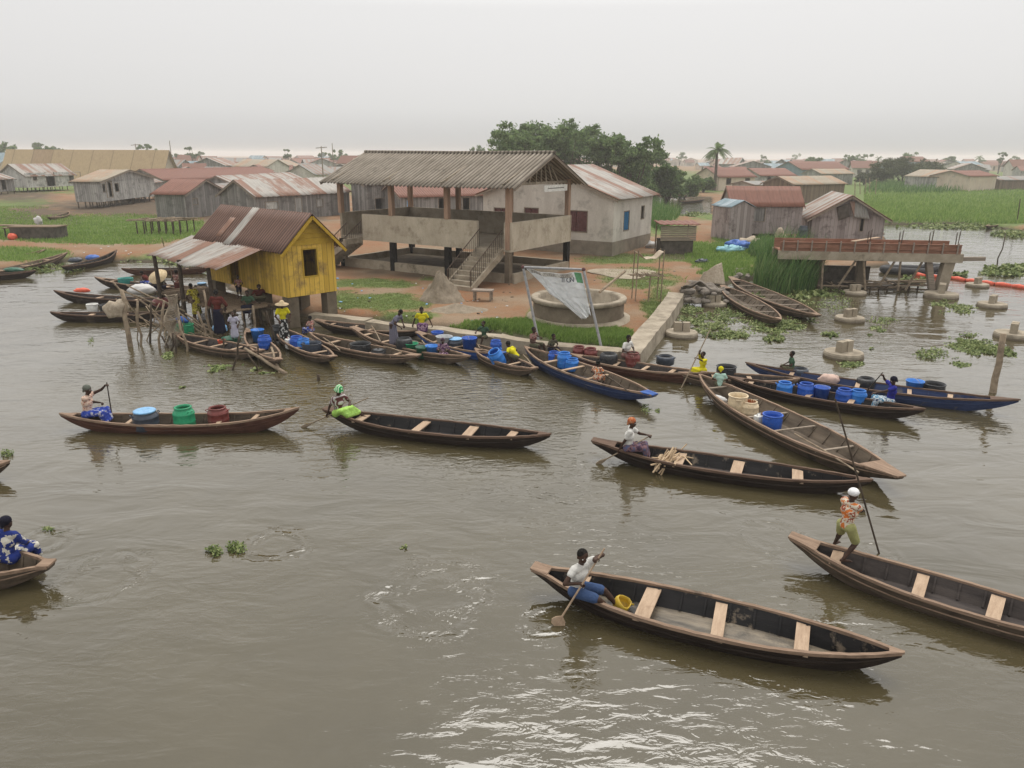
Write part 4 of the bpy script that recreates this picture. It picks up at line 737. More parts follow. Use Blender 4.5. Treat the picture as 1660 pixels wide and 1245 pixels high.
palm('tall palm tree standing over the rusty roofs right of the dark trees', 1157, 309, 229, 22)
palm('small palm on the right horizon above the teal roof', 1584, 278, 250, 14); palm('thin palm over the bushes left of the two storey house', 1421, 280, 252, 12); palm('low palm on the left horizon behind the tan hall', 258, 272, 240, 12)
# utility poles
for px_, base, top, lb, arm in ((525,302,237,'leaning utility pole with a transformer left of the pavilion roof', 1), (542,290,232,'thin bare mast right of the utility pole', 0), (227,290,233,'utility pole over the tan hall roof', 1), (282,288,228,'thin faint mast right of the tan hall', 0), (1072,285,238,'thin mast right of the dark trees', 0)):
    p = P(px_, base, GZ); H = PY(px_, top, p.y).z-GZ; o = empty('utility_pole' if arm else 'mast', (p.x, p.y, GZ), 0, lb, 'pole' if arm else 'mast')
    k = .5/ppm(p)
    MB().tube([(0, 0, -.4), (0, 0, H)], [max(.16, k*1.3), max(.1, k*.9)], 7).build('shaft', M['timber'], o)
    if arm: MB().beam((-1.2, 0, H-.4), (1.2, 0, H-.2), .15, .15).build('crossarm', M['timber'], o); MB().lathe([(.3, 0), (.3, .8)], 8, (.35, -.2, H-2.2), True, True).build('transformer', M['steel'], o)
# ================================================================== BOATS
def boat(label, a, b2, beam=1.0, hull='hull_dark', inner='inner_black', rim='rim', floor=None, seats=(-.5,-.1,.3,.65), sq=(1, 0), tz=(.5, .55), mid=.30, seatm='plank', sw=.2, deck=(.09, .05), group=None, base=0.0, p=2.3, seatlabels=None, name='pirogue', nose=None):
    A = P(a[0], a[1], base+tz[0]); B = P(b2[0], b2[1], base+tz[1]); d = B-A; L = math.hypot(d.x, d.y); rz = math.atan2(d.y, d.x); mid_ = (A+B)/2
    o = empty(name, (mid_.x, mid_.y, base), rz, label, 'boat', group); N = 44; hb = beam/2
    def st(u):
        e_ = 0 if u < 0 else 1; au = abs(u); w_ = hb*(1-au**p)**.9 if au < 1 else 0; w_ = max(w_, (.12 if sq[e_] else .02)); zg = mid+(tz[e_]-mid)*au**2.4
        zb = -.10+(tz[e_]-.07+.10)*au**(4.2 if not sq[e_] else 3.2); return w_, zg, min(zb, zg-.05)
    x_ = lambda u: u*L/2
    us = [math.sin(pi/2*(-1+2*i/N))*.35+(-1+2*i/N)*.65 for i in range(N+1)]
    vs = []; fs = []
    for u in us:
        w_, zg, zb = st(u); vs += [(x_(u), w_, zg), (x_(u), w_*.86, zg*.45+zb*.55), (x_(u), w_*.62, zb), (x_(u), -w_*.62, zb), (x_(u), -w_*.86, zg*.45+zb*.55), (x_(u), -w_, zg)]
    for i in range(N):
        for k in range(5): fs.append((i*6+k, i*6+k+1, i*6+k+7, i*6+k+6))
    fs += [tuple(range(5, -1, -1)), tuple(N*6+k for k in range(6))]
    MB().add(vs, fs).build('hull', M[hull], o)
    def inn(u):
        w_, zg, zb = st(u); t_ = .035; fl = max(zb+.05, .035); fl = min(fl, zg-.01); wi = max(w_-t_, .005); wf = max(w_*.62-.015, .004); return wi, wf, zg+.002, fl
    vi = []; fi = []; vf = []; ff = []
    ui = [u for u in us if abs(u) < .985]; n = len(ui)
    for u in ui:
        wi, wf, zg, fl = inn(u); vi += [(x_(u), wi, zg), (x_(u), (wi*.55+wf*.45), (zg+fl)/2), (x_(u), wf, fl), (x_(u), -wf, fl), (x_(u), -(wi*.55+wf*.45), (zg+fl)/2), (x_(u), -wi, zg)]; vf += [(x_(u), wf+.004, fl+.004), (x_(u), 0, fl+.002), (x_(u), -wf-.004, fl+.004)]
    for i in range(n-1):
        for k in (0, 1, 3, 4): fi.append((i*6+k+6, i*6+k+7, i*6+k+1, i*6+k))
        for k in (0, 1): ff.append((i*3+k+3, i*3+k+4, i*3+k+1, i*3+k))
    mi = MB().add(vi, fi)
    r_ = random.Random(int(a[0]*7+a[1]))
    for u in [-.82+.137*k for k in range(13)]:      # ribs
        wi, wf, zg, fl = inn(u)
        for s_ in (1, -1): mi.beam((x_(u), s_*(wi-.012), zg-.03), (x_(u), s_*(wf-.005), fl+.02), .035, .03, (1, 0, 0))
    mi.build('inner_planking', M[inner], o); MB().add(vf, ff).build('bottom_boards', M[floor or inner], o)
    for s_ in (1, -1):
        vs = []; fs = []
        for u in us:
            w_, zg, zb = st(u); j = r_.uniform(-.006, .006); vs += [(x_(u), s_*(w_+.018), zg-.03), (x_(u), s_*(w_+.018), zg+.022+j), (x_(u), s_*max(w_-.045, 0), zg+.022+j), (x_(u), s_*max(w_-.045, 0), zg-.03)]
        for i in range(N):
            for k in range(4): q_ = (i*4+k, i*4+(k+1) % 4, i*4+(k+1) % 4+4, i*4+k+4); fs.append(q_ if s_ > 0 else q_[::-1])
        fs += [(3, 2, 1, 0), (N*4, N*4+1, N*4+2, N*4+3)]
        MB().add(vs, fs).build('gunwale', M[rim], o)
    for s_ in (1, -1):
        pts = []
        for u in us[1:-1]: w_, zg, zb = st(u); pts.append((x_(u), s_*(w_*.905+.006), zg*.62+zb*.38+r_.uniform(-.004, .004)))
        MB().tube(pts, .014, 5).build('strake', M[rim if hull == 'hull_grey' else hull], o)
    for i, t_ in enumerate(seats):
        wi, wf, zg, fl = inn(t_); dw = r_.uniform(-.03, .03); x = x_(t_); w2 = sw/2*r_.uniform(.85, 1.15); zz = zg-.045
        mb = MB().hexa([(x-w2+dw, -wi-.01, zz-.03), (x+w2+dw, -wi-.01, zz-.03), (x+w2-dw, wi+.01, zz-.03), (x-w2-dw, wi+.01, zz-.03), (x-w2+dw, -wi-.01, zz), (x+w2+dw, -wi-.01, zz), (x+w2-dw, wi+.01, zz), (x-w2-dw, wi+.01, zz)])
        mb.build('seat', M[seatm], o)
    for e_, dk in ((0, deck[0]), (1, deck[1])):
        if dk:
            s_ = -1 if e_ == 0 else 1; u0 = s_*(1-dk*2); w0, z0, _ = st(u0); w1, z1, _ = st(s_*.995); pts = [(x_(u0), -w0+.01, z0+.026), (x_(u0), w0-.01, z0+.026), (x_(s_*1.01), w1, z1+.028), (x_(s_*1.01), -w1, z1+.028)]
            if s_ < 0: pts = [pts[1], pts[0], pts[3], pts[2]]
            MB().hexa([(x, y, z-.035) for x, y, z in pts]+pts).build('bow_deck' if e_ else 'stern_deck', M[nose if (nose and e_) else rim], o)
    return o
Bt = boat
Bt('near dugout at the bottom right with muddy bottom boards and three broad pale seats', (866,918), (1463,1058), 1.1, 'hull_dark', 'inner_black', 'rim', 'bilge', (-.70,-.30,.10,.53), tz=(.46,.42), sw=.21, deck=(.05,.03))
Bt('long black lined pirogue running out of the right edge, its poler standing at the stern', (1283,868), (1905,1052), 1.0, 'hull_grey', 'inner_grey', 'rim', None, (-.70,-.2,.2,.6), tz=(.5,.45), sw=.2)
Bt('dark pirogue carrying split firewood in the middle right', (962,713), (1413,778), 1.0, 'hull_dark', 'inner_black', 'rim_dark', 'inner_grey', (-.32,.10,.52), tz=(.45,.42), sw=.22)
Bt('large grey brown pirogue with cream drums, pointing to the lower right', (1134,607), (1460,772), 1.5, 'hull_grey', 'inner_mud', 'rim', 'inner_mud', (-.76,-.45,-.16,.12,.5,.78), sq=(0,1), tz=(.55,.42), mid=.36, sw=.07, deck=(.0,.11), seatm='timber')
Bt('empty black lined pirogue with four pale seats, woman in green hat at its stern', (527,662), (892,704), 1.02, 'hull_dark', 'inner_black', 'rim_dark', None, (-.66,-.12,.32,.68), tz=(.5,.42), sw=.24)
Bt('red brown pirogue on the left carrying a blue lidded, a green and a red drum', (98,671), (484,661), .95, 'hull_red', 'hull_grey', 'rim', None, (-.42,.02,.33,.62), sq=(0,0), tz=(.42,.62), mid=.27, sw=.12, deck=(.06,.06))
Bt('pirogue cut by the lower left edge, woman in blue print at its end', (-330,905), (83,914), 1.15, 'hull_grey', 'inner_mud', 'rim', None, (-.5,0,.5), sq=(0,1), tz=(.4,.36), mid=.36, deck=(.03,.045))
Bt('pirogue tip just entering at the left edge, above the woman in blue', (-300,775), (15,748), .9, 'hull_grey', 'inner_mud', 'rim', None, (0,.6), tz=(.4,.4))
Bt('black pirogue with a row of blue drums, woman in blue shirt aboard', (1180,610), (1499,663), .92, 'hull_dark', 'inner_black', 'rim_dark', None, (-.74,-.1,.32), sq=(0,0), tz=(.4,.42), sw=.15)
Bt('long dark blue pirogue moored behind the one with the row of blue drums', (1210,588), (1652,648), .95, 'hull_blue', 'hull_blue', 'rim_dark', None, (-.62,-.1,.28,.56), sq=(0,0), tz=(.5,.5), sw=.13, deck=(.04,.09))
Bt('short pirogue with a black tub between the grey brown one and the long blue one', (1100,604), (1296,614), .8, 'hull_grey', 'inner_grey', 'rim', None, (-.4,.2), sq=(0,0), tz=(.35,.35), sw=.13)
Bt('brown pirogue at the wall corner with black and red drums and a woman in white', (925,574), (1148,604), .9, 'hull_red', 'inner_grey', 'rim', None, (-.3,.12,.5), sq=(0,0), tz=(.4,.42), sw=.13)
Bt('pirogue with a bright blue square bow and blue drums under the banner poles', (851,562), (1061,640), 1.2, 'hull_blue', 'inner_mud', 'rim', 'inner_grey', (-.5,-.18,.2), sq=(0,1), tz=(.5,.4), mid=.36, sw=.12, deck=(.04,.07), nose='hull_vblue')
Bt('small pirogue with a boy in a yellow shirt bent over beside the blue drums', (770,565), (868,597), .85, 'hull_grey', 'inner_grey', 'rim', None, (.3,), sq=(0,1), tz=(.35,.35), sw=.1)
Bt('bright blue painted pirogue loaded with pots against the wall', (677,538), (819,572), .95, 'hull_vblue', 'inner_mud', 'rim', None, (-.5,.0), sq=(1,1), tz=(.45,.4), sw=.1, nose='hull_vblue')
Bt('brown pirogue with green and blue buckets and a woman in grey standing', (571,530), (762,577), .95, 'hull_grey', 'inner_mud', 'rim', None, (-.72,-.35,-.05,.4), tz=(.5,.42), sw=.13)
Bt('long dark pirogue moored hard against the wall, right behind the bucket boat', (512,518), (688,534), .9, 'hull_dark', 'inner_grey', 'rim', None, (-.7,-.3,.05,.5), tz=(.45,.42), sw=.12)
Bt('worn brown pirogue with a black tub and a kettle, in front of the bucket boat', (502,539), (679,576), 1.0, 'hull_grey', 'inner_mud', 'rim', None, (-.55,-.12,.25,.6), sq=(0,1), tz=(.5,.42), sw=.14, deck=(.03,.09))
Bt('brown pirogue with a straw hatted woman and blue drums in front of the yellow house', (447,528), (541,578), 1.0, 'hull_grey', 'inner_grey', 'rim', None, (-.4,.1,.5), sq=(0,1), tz=(.45,.42), sw=.12)
Bt('pirogue with two blue drums tied among the stakes', (400,533), (452,583), .85, 'hull_grey', 'inner_mud', 'rim', None, (-.2,.4,.75), sq=(0,1), tz=(.42,.4), sw=.1)
Bt('long pirogue behind the bare poles, with a green tub and a pale blue bundle', (283,540), (425,568), .95, 'hull_grey', 'inner_grey', 'rim', None, (-.4,.0,.4), sq=(1,1), tz=(.4,.4), sw=.1)
lg = 'pirogues moored along the left bank'
Bt('thin dark pirogue with red cloth in its bow, left of the white sack', (88,471), (292,486), .8, 'hull_dark', 'inner_grey', 'rim_dark', None, (-.3,.3), sq=(0,0), tz=(.5,.4), group=lg)
Bt('thin dark pirogue with one white drum, lowest of the left group', (82,506), (262,505), .75, 'hull_dark', 'inner_grey', 'rim_dark', None, (-.3,.3), sq=(0,0), tz=(.4,.4), group=lg)
Bt('pirogue with a teal tub amidships in the left group', (154,449), (330,466), .85, 'hull_dark', 'inner_grey', 'rim', None, (-.7,.3), sq=(0,0), tz=(.5,.4), group=lg)
Bt('low dark pirogue furthest back in the left group, below the dirt path', (197,435), (345,432), .85, 'hull_red', 'inner_black', 'rim_dark', None, (-.2,.4), sq=(0,0), tz=(.4,.4), group=lg)
Bt('dark pirogue with raised bow and blue striped sacks at the left bank', (100,432), (189,405), .85, 'hull_dark', 'inner_black', 'rim_dark', None, (-.7,), sq=(0,0), tz=(.4,.7), group=lg)
Bt('furthest of the beached pirogues at the left edge', (-60,428), (73,404), .85, 'hull_dark', 'inner_grey', 'rim', None, (-.2,.4), sq=(0,0), tz=(.4,.55), group=lg)
Bt('middle beached pirogue at the left edge, longest of the three', (-80,452), (109,409), .9, 'hull_grey', 'inner_mud', 'rim', None, (-.2,.2,.6), sq=(0,0), tz=(.4,.55), group=lg)
Bt('nearest beached pirogue at the left edge with green net in it', (-90,448), (58,438), .8, 'hull_dark', 'inner_grey', 'rim_dark', None, (0,), sq=(0,0), tz=(.4,.4), group=lg)
Bt('smaller empty weathered pirogue beached by the reeds, left of the longer one', (1171,463), (1266,518), 1.35, 'hull_grey', 'inner_mud', 'rim', None, (-.45,.15,.5), tz=(.4,.42), sw=.09, mid=.36, seatm='timber')
Bt('longer empty weathered pirogue beached by the reeds, with seven thwarts', (1184,449), (1327,511), 1.45, 'hull_grey', 'inner_mud', 'rim', None, (-.82,-.6,-.35,-.08,.18,.42,.66), tz=(.5,.45), sw=.09, mid=.38, seatm='timber', sq=(1,1))
Bt('tiny boat drawn up on the far right bank', (1600,366), (1629,357), .9, 'hull_grey', 'inner_grey', 'rim', None, (0,), tz=(.4,.4))
Bt('small dark boat on the pond beyond the shed', (1102,326), (1142,322), .8, 'hull_dark', 'inner_grey', 'rim', None, (0,), tz=(.4,.4))
Bt('pale boat lying in the grass on the far left', (78,352), (112,343), 1.0, 'hull_grey', 'inner_mud', 'rim', None, (0,), tz=(.5,.5), base=GZ-.1)
# ================================================================== DRUMS, TUBS, BUCKETS
def drum(label, px, py, d=.5, h=.55, mat='P_blue', kind='drum', z=.06, tilt=None, group=None, rz=None, inside=None, name=None):
    p = P(px, py, z+h); R_ = d/2; r_ = random.Random(int(px*3+py)); rz = r_.uniform(0, 3) if rz is None else rz
    nm = name or {'drum': 'plastic_drum', 'lid': 'lidded_drum', 'bucket': 'bucket', 'tub': 'tub', 'ring': 'rubber_tub', 'basin': 'basin', 'can': 'jerrycan', 'pot': 'cooking_pot'}[kind]
    o = empty(nm, (p.x, p.y, z), rz, label, nm.replace('_', ' '), group)
    if tilt: o.rotation_euler = tilt
    m_ = M[mat]; ins = M[inside] if inside else m_
    if kind in ('drum', 'lid'):
        pr = [(R_*.86, 0), (R_*.96, .03*h), (R_, .15*h), (R_*1.0, .3*h), (R_*1.03, .33*h), (R_*1.0, .36*h), (R_*1.0, .66*h), (R_*1.03, .69*h), (R_*.99, .72*h), (R_*.93, .82*h), (R_*.80, .87*h), (R_*.78, .9*h), (R_*.79, .98*h), (R_*.76, h), (R_*.70, h), (R_*.70, .86*h), (R_*.9, .78*h), (R_*.92, .15*h), (0.01, .12*h)]
        MB().lathe(pr, 22).build('body', m_, o, True)
        MB().lathe([(R_*.80, .955*h), (R_*.84, .965*h), (R_*.84, .985*h), (R_*.80, .995*h)], 22, cap0=False).build('rim', m_, o, True)
        if inside: MB().lathe([(R_*.70, .995*h), (R_*.70, .2*h), (.01, .19*h)], 18, cap0=False).build('inner_wall', ins, o, True)
        for s_ in (1, -1):
            MB().tube([(s_*R_*.95, -.06, .80*h), (s_*(R_*1.0+.03), -.06, .86*h), (s_*(R_*1.0+.03), .06, .86*h), (s_*R_*.95, .06, .80*h)], .012, 6).build('handle', m_, o)
        if kind == 'lid': MB().lathe([(R_*.86, .95*h), (R_*.88, 1.02*h), (R_*.80, 1.05*h), (R_*.55, 1.05*h), (R_*.5, 1.03*h), (.2*R_, 1.03*h)], 22, cap1=True).build('lid', M['P_lblue' if mat == 'P_navy' else mat], o, True)
    elif kind == 'bucket':
        MB().lathe([(R_*.78, 0), (R_*.97, h*.93), (R_*1.03, h*.94), (R_*1.03, h), (R_*.95, h), (R_*.74, .04*h), (.01, .035*h)], 22).build('body', m_, o, True)
        MB().tube([(R_*math.cos(a_), R_*.25+.3*R_*math.sin(a_*2)*0+.02, h*.95+R_*.45*math.sin(a_)) for a_ in [pi*k/10 for k in range(11)]], .006, 5).build('handle', M['galv'], o)
    elif kind in ('ring', 'tub'):
        k = .62 if kind == 'ring' else .9
        MB().lathe([(R_*.85, 0), (R_*1.0, .1*h), (R_*1.02, .7*h), (R_*.98, .9*h), (R_*(k+.2 if kind == 'ring' else .98), h), (R_*k, h*.97), (R_*k*.96, .8*h), (R_*.9, .5*h) if kind == 'ring' else (R_*.86, .5*h), (R_*.82, .1*h), (.01, .08*h)], 24).build('body', m_, o, True)
        MB().tube([(R_*(k+.1)*math.cos(2*pi*q_/24), R_*(k+.1)*math.sin(2*pi*q_/24), h*.995) for q_ in range(25)], .02, 6, False).build('rim', M['P_tyre'] if kind == 'ring' else m_, o, True)
        for s_ in (1, -1): MB().tube([(s_*R_*.98, -.07, .85*h), (s_*(R_+.035), -.05, .9*h), (s_*(R_+.035), .05, .9*h), (s_*R_*.98, .07, .85*h)], .013, 6).build('handle', m_, o)
    elif kind in ('basin', 'pot'):
        MB().lathe([(R_*.6, 0), (R_*.9, .4*h), (R_*.97, .95*h), (R_*1.05, h), (R_*.94, h*.98), (R_*.85, .4*h), (.01, .12*h)] if kind == 'basin' else [(R_*.7, 0), (R_, .3*h), (R_, .8*h), (R_*.85, h*.9), (R_*.9, h*.93), (R_*.5, h), (.02, h*1.02)], 22).build('body', m_, o, True)
        if kind == 'pot':
            MB().ball((0, 0, h*1.06), .03, 8, 6).build('knob', m_, o); MB().tube([(R_*.95, 0, h*.55), (R_*1.25, 0, h*.8), (R_*1.35, 0, h*.95)], [.03, .02, .015], 7).build('spout', m_, o)
    else:
        b_ = MB().box(-R_*.62, R_*.62, -R_*.45, R_*.45, 0, h*.82).build('body', m_, o); bv = b_.modifiers.new('b', 'BEVEL'); bv.width = .03; bv.segments = 3
        MB().lathe([(.035, .80*h), (.035, .93*h), (.03, .95*h)], 10, (R_*.35, 0, 0), cap1=True).build('cap', M['P_red'], o)
        MB().tube([(-R_*.45, 0, .8*h), (-R_*.35, 0, .95*h), (R_*.1, 0, .95*h), (R_*.15, 0, .8*h)], .016, 6).build('handle', m_, o)
    return o
D_ = drum
D_('dark navy drum with a pale blue lid, leftmost on the red brown pirogue', 234, 666, .64, .5, 'P_navy', 'lid')
D_('open bright green drum in the middle of the red brown pirogue', 296, 659, .54, .6, 'P_green')
D_('open red brown drum, rightmost on the red brown pirogue', 352, 660, .54, .5, 'P_red')
g1 = 'blue drums in a row on the black pirogue'
D_('leftmost blue drum of the row on the black pirogue', 1273, 619, .46, .45, 'P_blue2', group=g1); D_('second blue drum of the row, right of the first seat', 1308, 621, .48, .48, 'P_blue', group=g1)
D_('third blue drum of the row, a plain open bucket shape', 1333, 627, .46, .42, 'P_blue', 'bucket', group=g1); D_('fourth blue drum of the row, just left of the pair by the woman', 1370, 630, .47, .46, 'P_blue', group=g1)
D_('last blue drum of the row, touching the woman in blue', 1393, 632, .47, .46, 'P_blue2', group=g1)
D_('navy rubber tub behind the boy in green', 1297, 597, .55, .35, 'P_navy', 'ring'); D_('black rubber tub on the long blue pirogue left of the woman in blue', 1405, 613, .55, .35, 'P_black', 'ring')
D_('blue bucket on the right half of the long blue pirogue', 1484, 617, .52, .42, 'P_blue2', 'bucket'); D_('black tub right of the blue bucket on the long blue pirogue', 1515, 622, .62, .36, 'P_black', 'tub')
D_('taller cream drum on the grey brown pirogue', 1197, 641, .52, .56, 'P_cream', 'tub', .08); D_('cream drum with a rust stained inside, nearer of the two', 1216, 650, .5, .46, 'P_cream', 'drum', .08, inside='P_inside')
D_('white jerrycan left of the blue drum on the grey brown pirogue', 1232, 669, .42, .4, 'P_white', 'can', .08, rz=.4); D_('open blue drum with side handles alone on the grey brown pirogue', 1253, 672, .5, .42, 'P_blue', 'tub', .08)
D_('black ring topped tub on the boat of the woman in white', 987, 573, .62, .5, 'P_black', 'ring'); D_('red brown drum beside the seated woman in white', 1026, 571, .5, .55, 'P_red', 'drum')
D_('left red brown drum behind the blue ones by the wall', 939, 561, .46, .52, 'P_red', group='red brown drums by the wall'); D_('right red brown drum behind the blue ones by the wall', 958, 564, .46, .52, 'P_red', group='red brown drums by the wall')
D_('squat dark tub in the water side of the wall corner boat', 1079, 577, .62, .3, 'P_navy', 'ring'); D_('black tub in the short pirogue next to the child in yellow', 1178, 594, .62, .42, 'P_black', 'tub')
D_('left blue drum under the banner, furthest from the bow', 898, 570, .42, .42, 'P_blue'); D_('tall lighter blue drum in the middle under the banner', 915, 571, .48, .55, 'P_blue2'); D_('nearest blue drum under the banner, front of the three', 928, 581, .46, .42, 'P_blue2')
D_('small blue tub at the left end of the bright blue pirogue', 709, 538, .46, .4, 'P_blue', 'tub'); D_('silver basin on the bright blue pirogue', 720, 545, .62, .3, 'steel', 'basin', .25); D_('grey covered pot on the bright blue pirogue', 738, 549, .6, .42, 'P_navy', 'lid')
D_('blue bucket standing on the bright blue pirogue, right of the grey pot', 761, 547, .55, .6, 'P_blue', 'bucket'); D_('upright blue drum by the boy in the yellow shirt', 804, 551, .42, .5, 'P_blue')
D_('lighter blue drum lying tilted against the boy in yellow', 811, 563, .5, .6, 'P_blue2', tilt=(.15, -.5, .4), z=.12)
D_('black ring topped tub beside the woman in grey', 655, 548, .6, .55, 'P_black', 'ring'); D_('bright green bucket on the bucket boat', 667, 556, .5, .4, 'P_green', 'bucket'); D_('dark green bucket right of the bright green one', 684, 562, .46, .4, 'P_dgreen', 'bucket'); D_('blue bucket next to the child in purple', 700, 560, .48, .45, 'P_blue2', 'bucket')
D_('black tub on the worn brown pirogue', 584, 557, .74, .4, 'P_black', 'tub'); D_('black kettle on the worn brown pirogue', 613, 566, .52, .3, 'P_black', 'pot')
D_('white jerrycan behind the blue drums near the straw hatted woman', 467, 546, .45, .45, 'P_white', 'can'); D_('blue drum left of the pair by the straw hatted woman', 480, 545, .5, .5, 'P_blue'); D_('blue drum right of the pair by the straw hatted woman', 492, 549, .48, .46, 'P_blue2'); D_('black pot with pale rim at the bow in front of the yellow house', 505, 556, .68, .38, 'P_navy', 'tub')
D_('tall dark drum standing left of the straw hatted woman', 450, 527, .5, .6, 'P_black'); D_('blue drum further back among the stakes', 417, 534, .5, .48, 'P_blue2', 'bucket'); D_('blue drum in front among the stakes', 428, 544, .5, .5, 'P_blue')
D_('green and blue tub at the left end of the pole tied pirogue', 298, 526, .7, .45, 'P_green', 'tub'); D_('dark green basin behind the bare poles', 375, 547, .7, .3, 'P_dgreen', 'basin'); D_('small red bowl beside the dark green basin', 359, 551, .3, .18, 'P_orange', 'basin', .15)
D_('teal tub in the left group of boats', 203, 451, .75, .42, 'P_teal', 'tub'); D_('white drum in the lowest thin pirogue on the left', 149, 493, .46, .46, 'P_white', 'tub'); D_('black box like drum right of the white drum', 172, 494, .55, .4, 'P_black', 'tub')
D_('tall blue drum standing at the corner of the gabled sheet metal house', 1303, 366, .8, 1.15, 'P_navy', 'drum', GZ)
D_('white drum among the women at the yellow house jetty', 327, 459, .5, .5, 'P_navy', 'lid', .5)
def bundle(name, label, px, py, w_, l_, h_, mat, z=.1, rz=0, seed=1, cat=None, lump=.25):
    p = P(px, py, z+h_*.5); mb = MB().ball((0, 0, 0), (l_/2, w_/2, h_/2), 22, 14)
    mb.v = [tuple(Vector(v)*(1+lump*(mnoise.noise(Vector(v)*3.0/max(.3, h_)+Vector((seed*7, 0, 0)))))) for v in mb.v]; mb.v = [(x, y, max(z_, -h_*.42)) for x, y, z_ in mb.v]
    o = mb.build(name, M[mat], None, True); o.location = (p.x, p.y, z+h_*.42); o.rotation_euler = (0, 0, rz); return tag(o, label, cat or name.replace('_', ' '))
bundle('sack', 'big white sack piled on the boats left of the stick fence', 230, 468, .9, 1.3, .55, 'white_sack', .25, .0); bundle('sack', 'blue and white striped sack on the raised bow pirogue', 150, 417, .6, .9, .4, 'tarp_blue', .15, .3, 2); bundle('sack', 'dark blue sack left of the striped one', 122, 421, .6, .8, .35, 'P_navy', .15, .3, 3)
bundle('sack', 'small white sack in the stern of the grey brown pirogue', 1166, 647, .3, .5, .25, 'white_sack', .1, -.8, 4); bundle('cloth_bundle', 'pink cloth bundle on the long blue pirogue', 1343, 614, .35, .7, .35, 'P_pink', .15, .1, 5); bundle('cloth_bundle', 'red cloth in the bow of a thin pirogue on the left', 133, 470, .35, .8, .25, 'P_orange', .15, 0, 6)
bundle('cloth_bundle', 'pale blue round bundle behind the bare poles', 356, 531, .45, .6, .4, 'P_lblue', .2, 0, 7); bundle('cloth_bundle', 'purple and blue cloth above the green tub', 295, 518, .4, .7, .3, 'hull_vblue', .45, -.4, 8); bundle('crate', 'dark red box in the boats right of the white sack', 263, 489, .6, 1.0, .5, 'P_red', .15, 0, 9, 'box', .08)
bundle('cloth_bundle', 'green net heap in the beached pirogue on the left', 22, 437, .5, 1.2, .3, 'P_dgreen', .2, 0, 11)
bundle('tarpaulin', 'bright blue tarp heap by the shed', 1196, 397, 1.2, 1.9, .9, 'tarp_blue', GZ-.1, .3, 12, lump=.7); bundle('tarpaulin', 'pale cyan tarp heap in front of the blue one', 1184, 404, 1.0, 2.0, .6, 'tarp_cyan', GZ-.1, 0, 13, lump=.8)
bundle('sack', 'cream sack heap among the reeds right of the tarps', 1217, 394, 1.2, 1.9, 1.0, 'net', GZ-.1, .3, 14, lump=.7); bundle('sack', 'pale bag leaning by the small oven shelter', 1058, 397, .8, 1.1, .7, 'white_sack', GZ-.1, .3, 15, lump=.6); bundle('sack', 'pale torn bag in the reeds near the long grey house', 1266, 383, .7, .9, 1.2, 'net', GZ, .3, 16, lump=.7)
# yellow bailer: a cut open jerrycan
p = P(1003, 982, .12); o = empty('bailer', (p.x, p.y, .08), .5, 'cut open yellow jerrycan used as a bailer, at the boy\'s feet', 'bailer')
mb = MB(); mb.lathe([(.10, 0), (.13, .03), (.14, .13), (.12, .2), (.11, .2), (.125, .12), (.11, .04), (.01, .03)], 12, wob=.12); mb.build('body', M['P_yellow'], o, True); MB().tube([(.12, -.03, .18), (.19, -.02, .15), (.19, .02, .08), (.13, .03, .04)], .014, 6).build('handle', M['P_yellow'], o); o.rotation_euler = (.5, .3, .4)
# firewood in the middle pirogue
r_ = random.Random(9); fw = None
for i in range(46):
    p = P(1080+r_.gauss(0, 14), 746+r_.gauss(0, 4.5), .16+r_.random()*.16); a = rad(-16)+r_.gauss(.6, .5) if i < 34 else rad(25)+r_.gauss(0, .1); L = r_.uniform(.28, .5); up = r_.gauss(.06, .1)
    d = Vector((math.cos(a)*L/2, math.sin(a)*L/2, up)); w_ = r_.uniform(.022, .04)
    o = MB().beam(-d, d, w_, w_*.8).build('firewood_stick', M['firewood']); o.location = p; tag(o, 'split firewood stick in the heap in front of the woman in white', 'firewood', 'firewood sticks heaped in the dark pirogue')
# ================================================================== PEOPLE
TMP = bpy.data.scenes.new('workbench')
def fuse(mb, vox, sm=4, name='body'):
    me = mb.mesh('t'); o = bpy.data.objects.new('t', me); TMP.collection.objects.link(o)
    q_ = o.modifiers.new('r', 'REMESH'); q_.mode = 'VOXEL'; q_.voxel_size = vox; q_.use_smooth_shade = True
    if sm: s_ = o.modifiers.new('s', 'SMOOTH'); s_.iterations = sm; s_.factor = .4
    vl = TMP.view_layers[0]; vl.update(); dg = vl.depsgraph; dg.update()
    out_ = bpy.data.meshes.new_from_object(o.evaluated_get(dg), depsgraph=dg); out_.name = name; out_.materials.clear()
    bpy.data.objects.remove(o); bpy.data.meshes.remove(me); return out_
def ik(a, tgt, l1, l2, pole):
    d = tgt-a; L = min(max(d.length, abs(l1-l2)+.02), (l1+l2)*.995); d = d.normalized(); x = (l1*l1-l2*l2+L*L)/(2*L); hgt = math.sqrt(max(0, l1*l1-x*x))
    pl = pole-d*pole.dot(d); pl = pl.normalized() if pl.length > 1e-4 else d.orthogonal().normalized(); return a+d*x+pl*hgt, a+d*L
